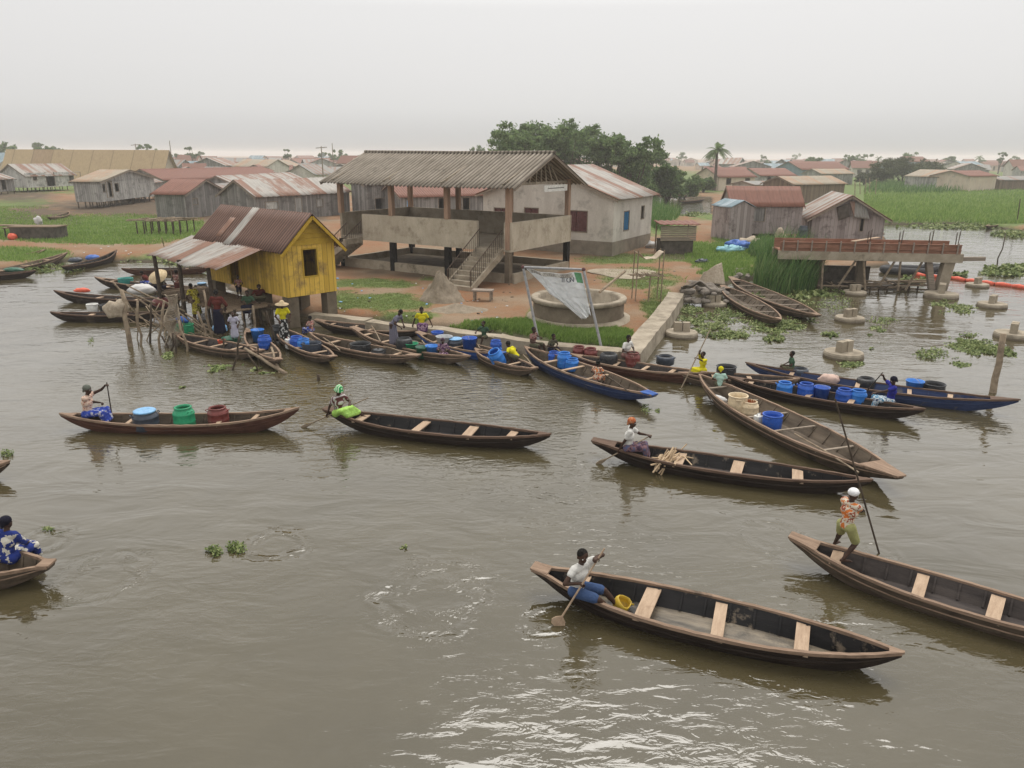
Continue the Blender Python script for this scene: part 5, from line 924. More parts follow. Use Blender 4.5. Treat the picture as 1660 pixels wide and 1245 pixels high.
def person(label, at, yaw, pose='sit', size=1.6, hands=(None, None), feet=(None, None), lean=8, side=0, twist=0, look=(0, 5), top=None, sleeves=.55, bottom=('skirt', None), hat=None, hair=True, vox=.0115, knee_out=.25, nearby=False, straps=None):
    s = size/1.65; yaw = rad(yaw); at = Vector(at); o = empty('person', at, yaw, label, 'person')
    def loc(wv): v = Vector(wv)-at; return Vector((v.x*math.cos(-yaw)-v.y*math.sin(-yaw), v.x*math.sin(-yaw)+v.y*math.cos(-yaw), v.z))/s
    V = Vector; hs = (1.65/size)**.4
    pel = V((0, 0, .10)) if pose == 'sit' else (V((0, 0, .90)) if pose in ('stand', 'bend') else V((0, 0, .25)))
    ln = rad(lean); sd = rad(side); up = V((math.sin(ln), math.sin(sd), math.cos(ln))).normalized(); tw = rad(twist)
    S = V((-math.sin(tw), math.cos(tw), 0)); S = (S-up*S.dot(up)).normalized(); Fw = S.cross(up).normalized()
    hp_ = [pel+V((0, .095, 0)), pel-V((0, .095, 0))]; chest = pel+up*.30; shc = pel+up*.45; sh = [shc+S*.165, shc-S*.165]; nk = pel+up*.50
    hy, hpch = rad(look[0])+tw, rad(look[1]); hf = V((math.cos(hpch)*math.cos(hy), math.cos(hpch)*math.sin(hy), -math.sin(hpch))); hu = (V((0, 0, 1))*.7+up*.3); hu = (hu-hf*hu.dot(hf)).normalized(); hsd = hu.cross(hf)
    hc = nk+(up*.5+V((0, 0, .5))).normalized()*.135*hs+hf*.02
    if pose == 'sit': ft_def = [V((.52, .11, -.22)), V((.52, -.11, -.22))]
    elif pose == 'squat': ft_def = [V((.12, .14, .06)), V((.12, -.14, .06))]
    else: ft_def = [V((.02, .10, .07)), V((-.02, -.10, .07))]
    hd_def = [V((.30, .12, .22)), V((.30, -.12, .22))] if pose == 'sit' else ([pel+up*.1+V((.25, .2, -.12)), pel+up*.1+V((.25, -.2, -.12))] if pose != 'bend' else [shc+V((.15, .15, -.45)), shc+V((.15, -.15, -.45))])
    B = MB(); E = MB(); C = []; arms = []; legs = []
    for k in (0, 1):
        sg = 1 if k == 0 else -1
        tg = loc(feet[k]) if feet[k] is not None else ft_def[k]
        if feet[k] is not None: tg = tg+V((0, 0, .06))
        kn, an = ik(hp_[k], tg, .42, .40, V((1, sg*knee_out, .35 if pose != 'stand' else 0)))
        legs.append((hp_[k], kn, an)); tg = loc(hands[k]) if hands[k] is not None else hd_def[k]
        dv = (tg-sh[k]); wt = tg-dv.normalized()*.07; el, wr = ik(sh[k], wt, .28, .25, V((-.35, sg*.9, -.55))); arms.append((sh[k], el, wr, tg))
        B.cap(hp_[k], kn, .083, .052); B.cap(kn, an, .052, .033); B.cap(kn+(an-kn)*.15, kn+(an-kn)*.45, .053, .05)
        fd = V((1, sg*.25, -.05)).normalized(); B.cap(an-fd*.03-V((0, 0, .025)), an+fd*.15-V((0, 0, .045)), .034, .024)
        for q_ in range(3): B.cap(an+fd*.15-V((0, 0, .048))+V((0, (q_-1)*.022, 0)), an+fd*.185-V((0, 0, .05))+V((0, (q_-1)*.024, 0)), .014, .011, 7)
        B.ball(sh[k]+V((0, 0, -.01)), .055); B.cap(sh[k], el, .046, .037); B.cap(el, wr, .037, .024)
        hd = (wr-el).normalized(); pn = hd.cross(V((0, 0, 1))); pn = pn.normalized() if pn.length > .1 else V((0, 1, 0)); dn = pn.cross(hd).normalized()
        if dn.z > 0: dn = -dn
        pe = wr+hd*.075
        for q_ in range(4): B.cap(wr+pn*(q_-1.5)*.012, pe+pn*(q_-1.5)*.021, .018, .014, 8)
        for q_ in range(4):
            r0 = pe+pn*(q_-1.5)*.021; ll = (.034, .040, .037, .028)[q_]; k1 = r0+(hd*.85+dn*.5).normalized()*ll; k2 = k1+(hd*.15+dn).normalized()*ll*.8; k3 = k2+(dn*.6-hd*.7).normalized()*ll*.55
            B.cap(r0, k1, .0125, .0115, 7); B.cap(k1, k2, .0115, .0105, 7); B.cap(k2, k3, .0105, .010, 7)
        tb = wr+hd*.02+pn*sg*-.03; t1 = tb+(hd*.5-pn*sg*.6+dn*.4).normalized()*.04; t2 = t1+(hd*.5+dn*.8).normalized()*.03; B.cap(tb, t1, .015, .0125, 7); B.cap(t1, t2, .0125, .011, 7)
    B.cap(hp_[0], hp_[1], .095, .095); B.cap(pel, pel+up*.15, .10, .092); B.cap(pel+up*.14-S*.02, chest+S*.03, .095, .10); B.cap(chest-S*.06, chest+S*.06, .10, .10); B.cap(sh[0]-S*.04-up*.02, sh[1]+S*.04-up*.02, .062, .062)
    B.cap(shc, hc-hu*.06, .052, .045)
    def hb(c, r, n=14): B.ball(hc+(hf*c[0]+hsd*c[1]+hu*c[2])*hs, [x*hs for x in r], n, 9)
    hb((-.01, 0, .025), (.093, .083, .095)); hb((.025, 0, -.035), (.065, .062, .075)); hb((.045, 0, -.085), (.03, .035, .025)); hb((.092, 0, -.015), (.018, .016, .018)); hb((.082, 0, .005), (.014, .012, .022)); hb((.078, 0, -.052), (.016, .026, .010)); hb((.07, 0, .035), (.02, .05, .010))
    for s_ in (1, -1): hb((0, s_*.082, -.005), (.02, .012, .03))
    bd = link('body', fuse(B, vox, 3), M['skin'], o); bd.scale = (s, s, s)
    eb = MB()
    for s_ in (1, -1): eb.ball(hc+(hf*.074+hsd*s_*.031+hu*.014)*hs, .0115*hs, 8, 6)
    eb.build('eyes', M['eye'], bd)
    pr = lambda nm, mb, mt, v_=.015, sm_=4: (lambda q_: (setattr(q_, 'scale', (s, s, s)), q_)[1])(link(nm, fuse(mb, v_, sm_, nm), M[mt] if isinstance(mt, str) else mt, o))
    if hair and not (hat and hat[0] in ('wrap', 'cap')):
        H_ = MB().ball(hc+(hf*-.026+hu*.040)*hs, [x*hs for x in (.092, .091, .088)]); H_.cap(hc+(hf*-.05+hu*.0)*hs, hc+(hf*-.045-hu*.03)*hs, .06*hs, .045*hs)
        if hair == 'long': H_.cap(hc-hf*.07, hc-hf*.10-hu*.12, .05, .03)
        if hair == 'bun': H_.ball(hc-hf*.09+hu*.08, .05)
        pr('hair', H_, 'hair')
    if hat:
        H_ = MB(); kd, hm = hat[0], hat[1]
        if kd == 'wrap': H_.ball(hc+(hf*-.022+hu*.045)*hs, [x*hs for x in (.104, .099, .092)]); H_.cap(hc+(hf*-.07+hu*.03)*hs, hc+(hf*-.10-hu*.06)*hs, .05, .03); pr('head_wrap', H_, hm)
        elif kd == 'cap': H_.ball(hc+(hf*-.012+hu*.045)*hs, [x*hs for x in (.104, .098, .085)]); H_.cap(hc+(hf*.07+hu*.045)*hs-hsd*.03, hc+(hf*.07+hu*.045)*hs+hsd*.03, .03, .03); H_.cap(hc+(hf*.10+hu*.045)*hs-hsd*.03, hc+(hf*.10+hu*.045)*hs+hsd*.03, .02, .02); pr('cap', H_, hm, .012, 3)
        else:
            br = hat[2] if len(hat) > 2 else .2; c0 = hc+hu*.045*hs; prf = [(.11, .0), (br, -.03), (br, -.015), (.11, .02), (.09, .09), (.05, .13), (.005, .135)]
            q_ = MB().lathe(prf, 24, cap0=False, wob=.02); ro = V((0, 0, 1)).rotation_difference(hu).to_matrix(); q_.v = [tuple(ro @ Vector(v)+c0) for v in q_.v]; ht = q_.build('straw_hat' if hm == 'straw' else 'hat', M[hm] if isinstance(hm, str) else hm, o, True); ht.scale = (s, s, s)
    if top:
        T = MB(); T.cap(pel+up*.02-S*.03, pel+up*.02+S*.03, .115, .115); T.cap(pel+up*.02, pel+up*.16, .12, .108); T.cap(pel+up*.14-S*.02, chest+S*.03, .108, .115); T.cap(chest-S*.06, chest+S*.06, .118, .118); T.cap(sh[0]-S*.035-up*.02, sh[1]+S*.035-up*.02, .075, .075)
        if sleeves:
            for a_ in arms:
                f_ = min(1, sleeves); e_ = a_[0].lerp(a_[1], f_); T.cap(a_[0], e_, .067, .060)
                if sleeves > 1: T.cap(a_[1], a_[1].lerp(a_[2], sleeves-1), .056, .05)
        pr('shirt', T, top)
    bk, bm = bottom if bottom else (None, None)
    if bm:
        K = MB()
        if bk == 'shorts':
            K.cap(hp_[0], hp_[1], .108, .108)
            for l in legs: K.cap(l[0], l[0].lerp(l[1], .84), .102, .088)
            pr('shorts', K, bm)
        elif pose in ('sit', 'squat'):
            K.cap(hp_[0], hp_[1], .112, .112); (h0, k0, a0), (h1, k1, a1) = legs
            for f_ in (0, .25, .5, .75, 1): K.cap(h0.lerp(k0, f_), h1.lerp(k1, f_), .105-.03*f_, .105-.03*f_)
            for f_ in (.2, .4, .6): K.cap(k0.lerp(a0, f_), k1.lerp(a1, f_), .072, .072)
            pr('skirt', K, bm)
        else:
            ls = .86 if bk == 'dress' else .66; pz = pel.z; fr = 9; vs_ = []; n = 28
            for i in range(fr):
                f_ = i/(fr-1); zz = pz+.08-f_*ls; rx = .125+.06*f_; ry = .155+.05*f_
                cx_ = sum((l[0].lerp(l[1], min(1, f_*1.2)).x if f_ < .8 else l[1].lerp(l[2], (f_-.8)*2).x) for l in legs)/2
                for k in range(n): a = 2*pi*k/n; w_ = 1+.05*f_*math.sin(7*a+f_*3)+.04*f_*math.sin(11*a); vs_.append((cx_+rx*w_*math.cos(a), ry*w_*math.sin(a), zz))
            q_ = MB().add(vs_, [(i*n+k, (i+1)*n+k, (i+1)*n+(k+1) % n, i*n+(k+1) % n) for i in range(fr-1) for k in range(n)]); sk = q_.build('skirt', M[bm] if isinstance(bm, str) else bm, o, True); sk.scale = (s, s, s); sk.modifiers.new('s', 'SOLIDIFY').thickness = .012
    return o
C_ = {}
def K(nm, cols, sc_=12, pt=None): C_[nm] = cloth(nm, cols, sc_, pt); return C_[nm]
white_t = K('white shirt cloth', [c_(.62,.61,.58)]); jean = K('blue shorts cloth', [c_(.05,.085,.18)]); green_h = K('green striped hat', [c_(.02,.30,.08), c_(.55,.7,.5)], 6, 'stripe'); brownv = K('brown vest cloth', [c_(.10,.035,.035), c_(.45,.43,.42)], 5, 'stripe')
lime = K('lime cloth', [c_(.36,.60,.14), c_(.30,.5,.10)], 8, 'blotch'); giraffe = K('red and cream print', [c_(.30,.06,.035), c_(.6,.45,.36)], 20, 'voro'); bluep = K('blue print cloth', [c_(.02,.04,.22), c_(.04,.07,.33), c_(.35,.35,.4)], 9, 'blotch'); bluew = K('blue and white print', [c_(.02,.035,.17), c_(.02,.035,.17), c_(.5,.48,.42)], 6, 'blotch')
greyg = K('grey green hat', [c_(.12,.13,.11)]); orangep = K('orange print', [c_(.55,.16,.04), c_(.55,.5,.4), c_(.28,.07,.04)], 9, 'blotch'); olivec = K('olive yellow cloth', [c_(.35,.35,.15)]); whitecap = K('white cap cloth', [c_(.75,.75,.76)]); orw = K('orange brown wrap', [c_(.35,.10,.04), c_(.45,.2,.1)], 10, 'blotch')
darkp = K('dark purple print', [c_(.05,.03,.05), c_(.16,.09,.10), c_(.08,.09,.16)], 8, 'blotch'); yellowc = K('yellow cloth', [c_(.62,.55,.02)]); mintc = K('pale mint cloth', [c_(.40,.58,.50)]); greenc = K('dark green cloth', [c_(.05,.10,.06)]); royal = K('royal blue cloth', [c_(.025,.03,.25)]); tealp = K('teal and white print', [c_(.05,.18,.30), c_(.55,.6,.62), c_(.03,.05,.12)], 11, 'blotch')
plaid = K('dark red plaid', [c_(.12,.03,.03), c_(.3,.2,.17)], 12, 'stripe'); greyd = K('grey purple dress cloth', [c_(.12,.12,.15), c_(.18,.17,.22)], 9, 'stripe'); bw = K('black and white print', [c_(.02,.02,.02), c_(.02,.02,.02), c_(.5,.5,.48)], 9, 'blotch'); navyc = K('dark navy cloth', [c_(.012,.013,.03)]); maroon = K('maroon cloth', [c_(.10,.025,.02)]); purplec = K('purple cloth', [c_(.07,.03,.08), c_(.3,.2,.25)], 9, 'blotch')
ye_p = K('yellow print cloth', [c_(.42,.36,.03), c_(.15,.12,.02), c_(.5,.45,.1)], 9, 'blotch'); pinkp = K('pink print cloth', [c_(.42,.2,.15), c_(.2,.09,.09), c_(.5,.4,.33)], 11, 'blotch'); lav = K('pale lavender cloth', [c_(.42,.41,.50)]); blackc = K('black cap cloth', [c_(.012,.012,.022)]); khaki = K('dark khaki cloth', [c_(.10,.095,.06)])
def paddle(label, topp, Yt, bot, zb=-.08, blade=.34, bw_=.075, mat='plank_grey', name='paddle', r=.016):
    a = PY(topp[0], topp[1], Yt); b = P(bot[0], bot[1], 0); d = (b-a).normalized()
    if zb < 0: b = b+d*(-zb/max(.2, abs(d.z)))
    o = empty(name, a, 0, label, name.replace('_', ' ')); L = (b-a).length; ro = V_up.rotation_difference(-d); o.rotation_euler = ro.to_euler()
    MB().tube([(0, 0, 0), (0, 0, -L*.5), (0, 0, -L+blade*.3)], [r*.9, r, r], 8).build('shaft', M[mat], o)
    if blade:
        mb = MB(); pts = [(0, .015), (.25, bw_*.7), (.55, bw_), (.85, bw_*.8), (1, .01)]; vs_ = []
        for f_, w_ in pts: z_ = -L+blade*(1-f_)-blade*.02; vs_ += [(-w_, -.009, z_), (w_, -.009, z_), (w_, .009, z_), (-w_, .009, z_)]
        fs_ = [(0,1,2,3)]+[(i*4+k, i*4+4+k, i*4+4+(k+1) % 4, i*4+(k+1) % 4) for i in range(4) for k in range(4)]+[(19,18,17,16)]; mb.add(vs_, fs_).build('blade', M[mat], o)
    return lambda t_: a.lerp(b, t_)
V_up = Vector((0, 0, 1))
# near boy
s1_ = P(934, 963, .34); pd = paddle('pale wooden paddle with a round blade held by the near boy', (980, 889), s1_.y-.1, (902, 1014), -.02, .2, .12, 'plank')
person('boy in white T-shirt and blue shorts paddling the near dugout', s1_, -30, 'sit', 1.6, (pd(.10), pd(.50)), (P(1003, 990, .06), P(988, 994, .06)), 8, look=(-25, 18), top=white_t, sleeves=.4, bottom=('shorts', jean), twist=-15, vox=.0095)
# poler
f1 = P(1366, 911, .32); f2 = P(1350, 894, .1); pd = paddle('long dark push pole planted in the water by the standing poler', (1354, 647), 12.7, (1425, 897), -.3, 0, 0, 'stick_wet', 'push_pole', .018)
body_at = Vector(((f1.x*.85+f2.x*.15), (f1.y*.85+f2.y*.15), .14))
person('person in white cap, orange print top and olive shorts poling at the right edge boat', body_at, 25, 'stand', 1.5, (pd(.53), pd(.66)), (f2+Vector((0, 0, .04)), f1), 4, look=(0, 10), top=orangep, bottom=('shorts', olivec), hat=('cap', whitecap), vox=.0095, knee_out=0)
s_ = P(1017, 731, .34); pd = paddle('dark paddle held by the woman in the firewood boat', (1057, 705), s_.y-.05, (968, 752), -.02, .3, .05, 'stick')
person('woman in white blouse and orange brown headwrap paddling the firewood boat', s_, -12, 'sit', 1.62, (pd(.04), pd(.62)), (None, None), 6, look=(-10, 5), top=white_t, sleeves=.6, bottom=('skirt', darkp), hat=('wrap', orw), vox=.0105)
s_ = P(549, 674, .36); pd = paddle('wooden paddle held low over the stern by the woman in the green hat', (597, 645), s_.y-.1, (490, 693), -.02, .36, .05, 'stick')
person('woman in green banded hat, brown vest and lime skirt paddling at the stern', s_, -35, 'sit', 1.6, (pd(.25), pd(.62)), (P(588, 676, .3), P(570, 682, .3)), 4, look=(0, 20), top=brownv, bottom=('skirt', lime), hat=('brim', green_h, .13), vox=.011)
s_ = P(143, 676, .33); pd = paddle('upright dark paddle on the red brown pirogue', (173, 620), s_.y+.1, (182, 676), -.1, .3, .05, 'stick_wet')
person('woman in red and cream print top and blue skirt paddling the red brown pirogue', s_, 3, 'sit', 1.72, (pd(.05), pd(.6)), (None, None), 8, look=(0, 8), top=giraffe, sleeves=.2, bottom=('skirt', bluep), hat=('wrap', greyg), vox=.011)
s_ = P(14, 912, .2); person('woman in blue and white print dress and black cap at the lower left edge', s_, 75, 'sit', 1.62, (None, P(50, 880, .35)), (None, None), 10, look=(0, 5), top=bluew, sleeves=.9, bottom=('skirt', bluew), hat=('wrap', blackc), vox=.0105)
s_ = P(1139, 603, .3); pd = paddle('dark pole held upright by the child in yellow', (1152, 533), s_.y+.1, (1105, 628), -.2, .0, .0, 'stick', 'push_pole', .02)
person('child in bright yellow shirt and trousers holding a pole', s_, -150, 'sit', 1.3, (pd(.45), pd(.33)), (None, None), 5, look=(10, 0), top=yellowc, sleeves=.9, bottom=('skirt', yellowc), vox=.0125)
person('child in pale mint shirt and yellow headwrap seen from behind', P(1166, 628, .32), 75, 'sit', 1.2, lean=5, look=(0, 5), top=mintc, bottom=('shorts', khaki), hat=('wrap', yellowc), vox=.0125)
person('boy in dark green shirt sitting on the long blue pirogue', P(1283, 601, .3), 170, 'sit', 1.25, lean=4, top=greenc, bottom=('shorts', khaki), vox=.0125)
s_ = P(1442, 655, .22); pd = paddle('short dark paddle of the woman in blue', (1431, 604), s_.y+.2, (1398, 642), 0, .25, .05, 'stick_wet')
person('woman in royal blue shirt and teal print skirt reaching forward on the black pirogue', s_, 172, 'sit', 1.6, (P(1405, 640, .5), pd(.05)), lean=-2, look=(10, 20), top=royal, bottom=('skirt', tealp), hat=('wrap', blackc), vox=.0115)
person('woman in white T-shirt and reddish skirt sitting by the wall corner', P(1014, 580, .35), -45, 'sit', 1.6, lean=8, look=(0, 20), top=white_t, bottom=('skirt', plaid), vox=.0125)
person('small child in orange print seen from behind on the blue bowed pirogue', P(967, 616, .3), 60, 'sit', 1.15, lean=10, look=(0, 15), top=orangep, bottom=('skirt', orangep), vox=.0125)
person('boy in dark red plaid shirt holding the left banner pole', P(864, 563, .35), -35, 'sit', 1.45, (PY(878, 548, 26.2), None), lean=2, top=plaid, bottom=('shorts', khaki), vox=.0135)
person('boy in dark shirt sitting right of the left banner pole', P(893, 569, .3), -50, 'sit', 1.25, lean=15, look=(0, 15), top=khaki, bottom=('shorts', navyc), vox=.0135)
person('boy in bright yellow T-shirt crouching over the blue drums', P(838, 588, .15), 150, 'squat', 1.4, lean=45, look=(0, 30), top=yellowc, bottom=('shorts', khaki), vox=.0125)
person('boy in green shirt sitting on the wall, arms spread', P(785, 549, .4), -120, 'sit', 1.3, (PY(800, 537, 27), PY(770, 540, 27)), lean=5, top=greenc, bottom=('shorts', khaki), vox=.0135)
person('girl in yellow shirt and patterned skirt sitting on the wall edge', P(684, 530, .48), -80, 'sit', 1.55, (P(702, 529, .48), P(668, 529, .48)), lean=5, look=(0, 25), top=yellowc, bottom=('skirt', purplec), hair='bun', vox=.0135)
person('child in purple print sitting in the bucket boat', P(718, 576, .15), -80, 'sit', 1.2, lean=4, look=(0, 10), top=purplec, sleeves=.9, bottom=('skirt', purplec), hat=('wrap', darkp), vox=.0135)
person('woman in long grey purple dress bending forward on the bucket boat', P(638, 562, .15), -20, 'bend', 1.55, lean=38, look=(0, 60), top=greyd, bottom=('dress', greyd), vox=.0135)
person('child in orange print sitting with back turned near the yellow house', P(505, 538, .3), 150, 'sit', 1.2, lean=4, top=pinkp, bottom=('skirt', bluep), vox=.0135)
person('woman in straw hat, yellow shirt and black and white skirt standing in a boat', P(462, 556, .1), -60, 'stand', 1.6, lean=3, top=yellowc, bottom=('dress', bw), hat=('brim', 'straw', .26), vox=.0135)
person('child in a long pale lavender shirt standing among the boats', P(382, 556, .1), -70, 'stand', 1.2, lean=3, top=lav, bottom=('skirt', lav), vox=.0135)
person('large woman in dark robe with maroon shoulders standing with her back to us', P(357, 545, .3), 90, 'stand', 1.8, lean=5, top=maroon, sleeves=1.2, bottom=('dress', navyc), vox=.0135)
person('woman in yellow print top bending by the awning post', P(322, 520, .1), 150, 'bend', 1.65, lean=25, look=(0, 30), top=ye_p, bottom=('skirt', ye_p), vox=.0135)
s_ = P(291, 487, .1); pd = paddle('long thin fishing pole slanting up left of the awning post', (262, 385), s_.y+1.5, (283, 462), 0, 0, 0, 'stick', 'push_pole', .022)
person('person in pinkish wrap standing left of the awning post', s_, 100, 'stand', 1.5, lean=0, top=pinkp, sleeves=0, bottom=('dress', maroon), vox=.0135)
person('person under a very wide straw hat among the left boats', P(264, 468, .3), -100, 'sit', 1.6, lean=25, look=(0, 40), top=khaki, bottom=('skirt', navyc), hat=('brim', 'straw', .5), vox=.0145)
person('bare backed man leaning over in the teal tub boat', P(243, 461, .3), 170, 'sit', 1.65, lean=42, look=(0, 30), top=maroon, sleeves=0, bottom=('shorts', bluep), vox=.0145)
person('person in dark green sitting in the shade under the yellow house', P(405, 500, .8), -90, 'sit', 1.55, lean=15, look=(0, 20), top=greenc, bottom=('skirt', navyc), vox=.0145)
person('person in reddish top crouching at the wall of the yellow house', P(420, 492, .8), -60, 'squat', 1.55, lean=30, look=(0, 20), top=maroon, bottom=('skirt', khaki), vox=.0145)
person('child peering from the doorway of the yellow house', P(389, 484, .9), -80, 'stand', 1.0, lean=3, top=pinkp, bottom=('shorts', navyc), vox=.0145)
bpy.data.scenes.remove(TMP)
for (a_, b_, z_, lb, mt) in (((522,546),(551,568),.34,'pale paddle lying in the worn brown pirogue by the yellow house','stick'), ((601,526),(617,554),.36,'paddle leaning across the bucket boat behind the woman in grey','stick'), ((622,561),(652,571),.36,'pole lying along the worn brown pirogue past the kettle','stick'),
   ((974,604),(1018,634),.40,'dark pole lying in the bow of the blue bowed pirogue','stick_wet'), ((1288,703),(1392,766),.36,'long bent pole lying in the large grey brown pirogue','stick'), ((767,553),(778,564),.4,'short paddle left of the tilted blue drum','stick'),
   ((895,562),(911,572),.42,'pale stick across the blue bowed pirogue, beside the boy in the dark shirt','stick'), ((684,552),(692,566),.36,'thin pole standing among the green buckets','stick'), ((848,575),(862,592),.3,'short paddle in the small pirogue beside the boy in yellow','stick')):
    A = P(a_[0], a_[1], z_); B = P(b_[0], b_[1], z_); o = MB().tube([(0, 0, 0), (B-A)*.5+Vector((.02, .02, .01)), B-A], .022, 6).build('spare_paddle', M[mt]); o.location = A; tag(o, lb, 'paddle')
# ================================================================== SHORE THINGS
def extr(pts, z0, z1, w0, w1, jit=.02):
    """low wall along a path of ground points, outer side first"""
    mb = MB(); r = random.Random(5); n = len(pts); vs = []
    for i, p in enumerate(pts):
        a = pts[max(0, i-1)]; b_ = pts[min(n-1, i+1)]; d = (b_-a).normalized(); nn = Vector((-d.y, d.x, 0)); j = lambda: r.uniform(-jit, jit)
        vs += [p-nn*(.12)+Vector((0, 0, z0)), p-nn*.02+Vector((j(), j(), z1+j())), p+nn*(w1)+Vector((j(), j(), z1+j())), p+nn*(w1+.05)+Vector((0, 0, z0))]
    fs = [(i*4+k, i*4+(k+1) % 4, i*4+(k+1) % 4+4, i*4+k+4) for i in range(n-1) for k in range(3)]+[(3, 2, 1, 0), ((n-1)*4, (n-1)*4+1, (n-1)*4+2, (n-1)*4+3)]
    return mb.add(vs, [f[::-1] for f in fs])
def pathpts(px, z, step=.5):
    w_ = [P(a, b_, z) for a, b_ in px]; o = []
    for a, b_ in zip(w_[:-1], w_[1:]):
        k = max(1, int((b_-a).length/step)); o += [a.lerp(b_, i/k) for i in range(k)]
    o.append(w_[-1])
    for p in o: p.z = 0
    return o
seg = [((500,512),(536,514),(590,521)), 'low concrete quay wall segment beside the yellow house', ((592,524),(650,530),(704,535),(760,543),(800,548)), 'long concrete quay wall behind the moored pirogues', ((801,548),(860,557),(918,564),(998,571),(1035,577)), 'concrete quay wall running below the round tank to the corner']
for q_, lb in zip(seg[::2], seg[1::2]): tag(extr(pathpts(q_, .42), -.7, .46, 0, .55, .03).build('quay_wall', M['concrete'], None), lb, 'wall')
tag(extr(pathpts(((1037,577),(1062,543),(1085,515),(1105,484),(1108,477)), .48), -.7, .55, 0, .75, .012).build('quay_wall', M['concrete_lt'], None), 'wide pale concrete wall running back from the corner towards the rubble', 'wall')
# --- round tank
wl = empty('water_tank', P(937, 516, GZ), 0, 'round open concrete tank with a thick rim behind the banner', 'tank')
MB().lathe([(1.93, -.3), (1.93, .75), (1.88, .80)], 48, cap0=False).build('wall', M['concrete_dk'], wl, True)
MB().lathe([(1.88, .78), (2.02, .80), (2.03, .94), (2.0, .97), (1.78, .97), (1.72, .9), (1.72, .15), (.01, .14)], 48, cap0=False).build('rim', M['concrete_lt'], wl, True)
MB().lathe([(2.25, -.3), (2.2, .12), (1.94, .18)], 40, cap0=False, wob=.02).build('footing', M['concrete'], wl, True)
MB().tube([(.9, .2, 1.1), (2.2, 1.9, 1.75)], .06, 7).build('log', M['stick'], wl)
# --- banner on a pipe frame
bl, br_ = P(880, 560, .1), P(984, 573, .1); tl = PY(848, 433, bl.y+.4); tr = PY(946, 437, br_.y+.6)
fr = empty('pole_frame', bl, 0, 'leaning frame of galvanised pipes carrying the torn banner at the wall', 'frame')
for n_, a, c2, r1 in (('pole', bl-Vector((0,0,.6)), tl, .05), ('pole', br_-Vector((0,0,.6)), tr, .05), ('crossbar', tl, tr, .045)): MB().tube([a-bl, c2-bl], r1, 8).build(n_, M['galv'], fr)
for q_ in (tl, tr): MB().ball(q_-bl, .075, 10, 7).build('joint', M['rust_paint'], fr)
m, t, b = mat_new('torn white banner', .8, .15); v = coords(t)
t.links.new(mix(t, ramp(t, nz(t, v, 2.0, 5, .7), [(.35, g(0)), (.7, g(1))]), c_(.66,.67,.66), c_(.86,.87,.88)), b.inputs[0]); tr_ = _n(t, 'ShaderNodeBsdfTranslucent'); tr_.inputs[0].default_value = (.85, .86, .86, 1); mx_ = _n(t, 'ShaderNodeMixShader'); mx_.inputs[0].default_value = .35; t.links.new(b.outputs[0], mx_.inputs[1]); t.links.new(tr_.outputs[0], mx_.inputs[2]); t.links.new(mx_.outputs[0], t.nodes['Material Output'].inputs[0]); bump(t, b, nz(t, coords(t, (1, 1, 3)), 2.2, 3, .6, .6), .12); ban_m = m
TL, TR = tl+Vector((.12, -.06, -.05)), tr+Vector((-.06, -.06, -.08)); BR = PY(958, 510, TR.y-.1); BM = PY(944, 519, TR.y-.15); BL = PY(905, 492, (TL.y+TR.y)/2-.2); MID = PY(880, 462, TL.y-.1)
def ban(u, v_):
    left = TL.lerp(MID, v_*2) if v_ < .5 else MID.lerp(BL, v_*2-1) if v_ < .75 else BL.lerp(BM, 0) if False else MID.lerp(BM, (v_-.5)*2)
    right = TR.lerp(BR, v_); p = left.lerp(right, u); sag = math.sin(pi*u)*(1-v_)*.10
    return (p.x, p.y+.09*math.sin(u*9+v_*7)*(.3+v_)+.05*math.sin(u*23-v_*5), p.z-sag+.02*math.sin(u*17))
bn_ = MB().grid(ban, 60, 44).build('banner', ban_m, None, True); bn_.modifiers.new('s', 'SOLIDIFY').thickness = .006
tag(bn_, 'torn whitish cloth banner hanging slack between two pipe poles', 'banner')
MB().grid(lambda u, v_: tuple(Vector(ban(.02+.8*u, .012+v_*.11))-Vector((0, .016, 0))), 30, 3).build('printed_band', cloth('faded print', [c_(.5,.48,.43), c_(.28,.26,.23)], 26, 'blotch'), bn_).modifiers.new('s', 'SOLIDIFY').thickness = .003
MB().grid(lambda u, v_: tuple(Vector(ban(.86+.12*u, .01+v_*.24))-Vector((0, .018, 0))), 8, 8).build('green_patch', plastic('green print', c_(.10,.28,.13), .8), bn_).modifiers.new('s', 'SOLIDIFY').thickness = .003
for i, ch in enumerate('TION'):
    tc_ = bpy.data.curves.new('letter', 'FONT'); tc_.body = ch; tc_.size = .26; tc_.extrude = .003; to = bpy.data.objects.new('letter', tc_); TMPC = bpy.context.view_layer; COL.objects.link(to); TMPC.update()
    me_ = bpy.data.meshes.new_from_object(to.evaluated_get(bpy.context.evaluated_depsgraph_get())); bpy.data.objects.remove(to)
    q_ = Vector(ban(.52+.065*i, .25-.012*i)); a_ = math.atan2((TR-TL).y, (TR-TL).x); link('letter', me_, M['P_navy'], bn_, q_-Vector((0, .10, 0)), (pi/2, -.02, a_))
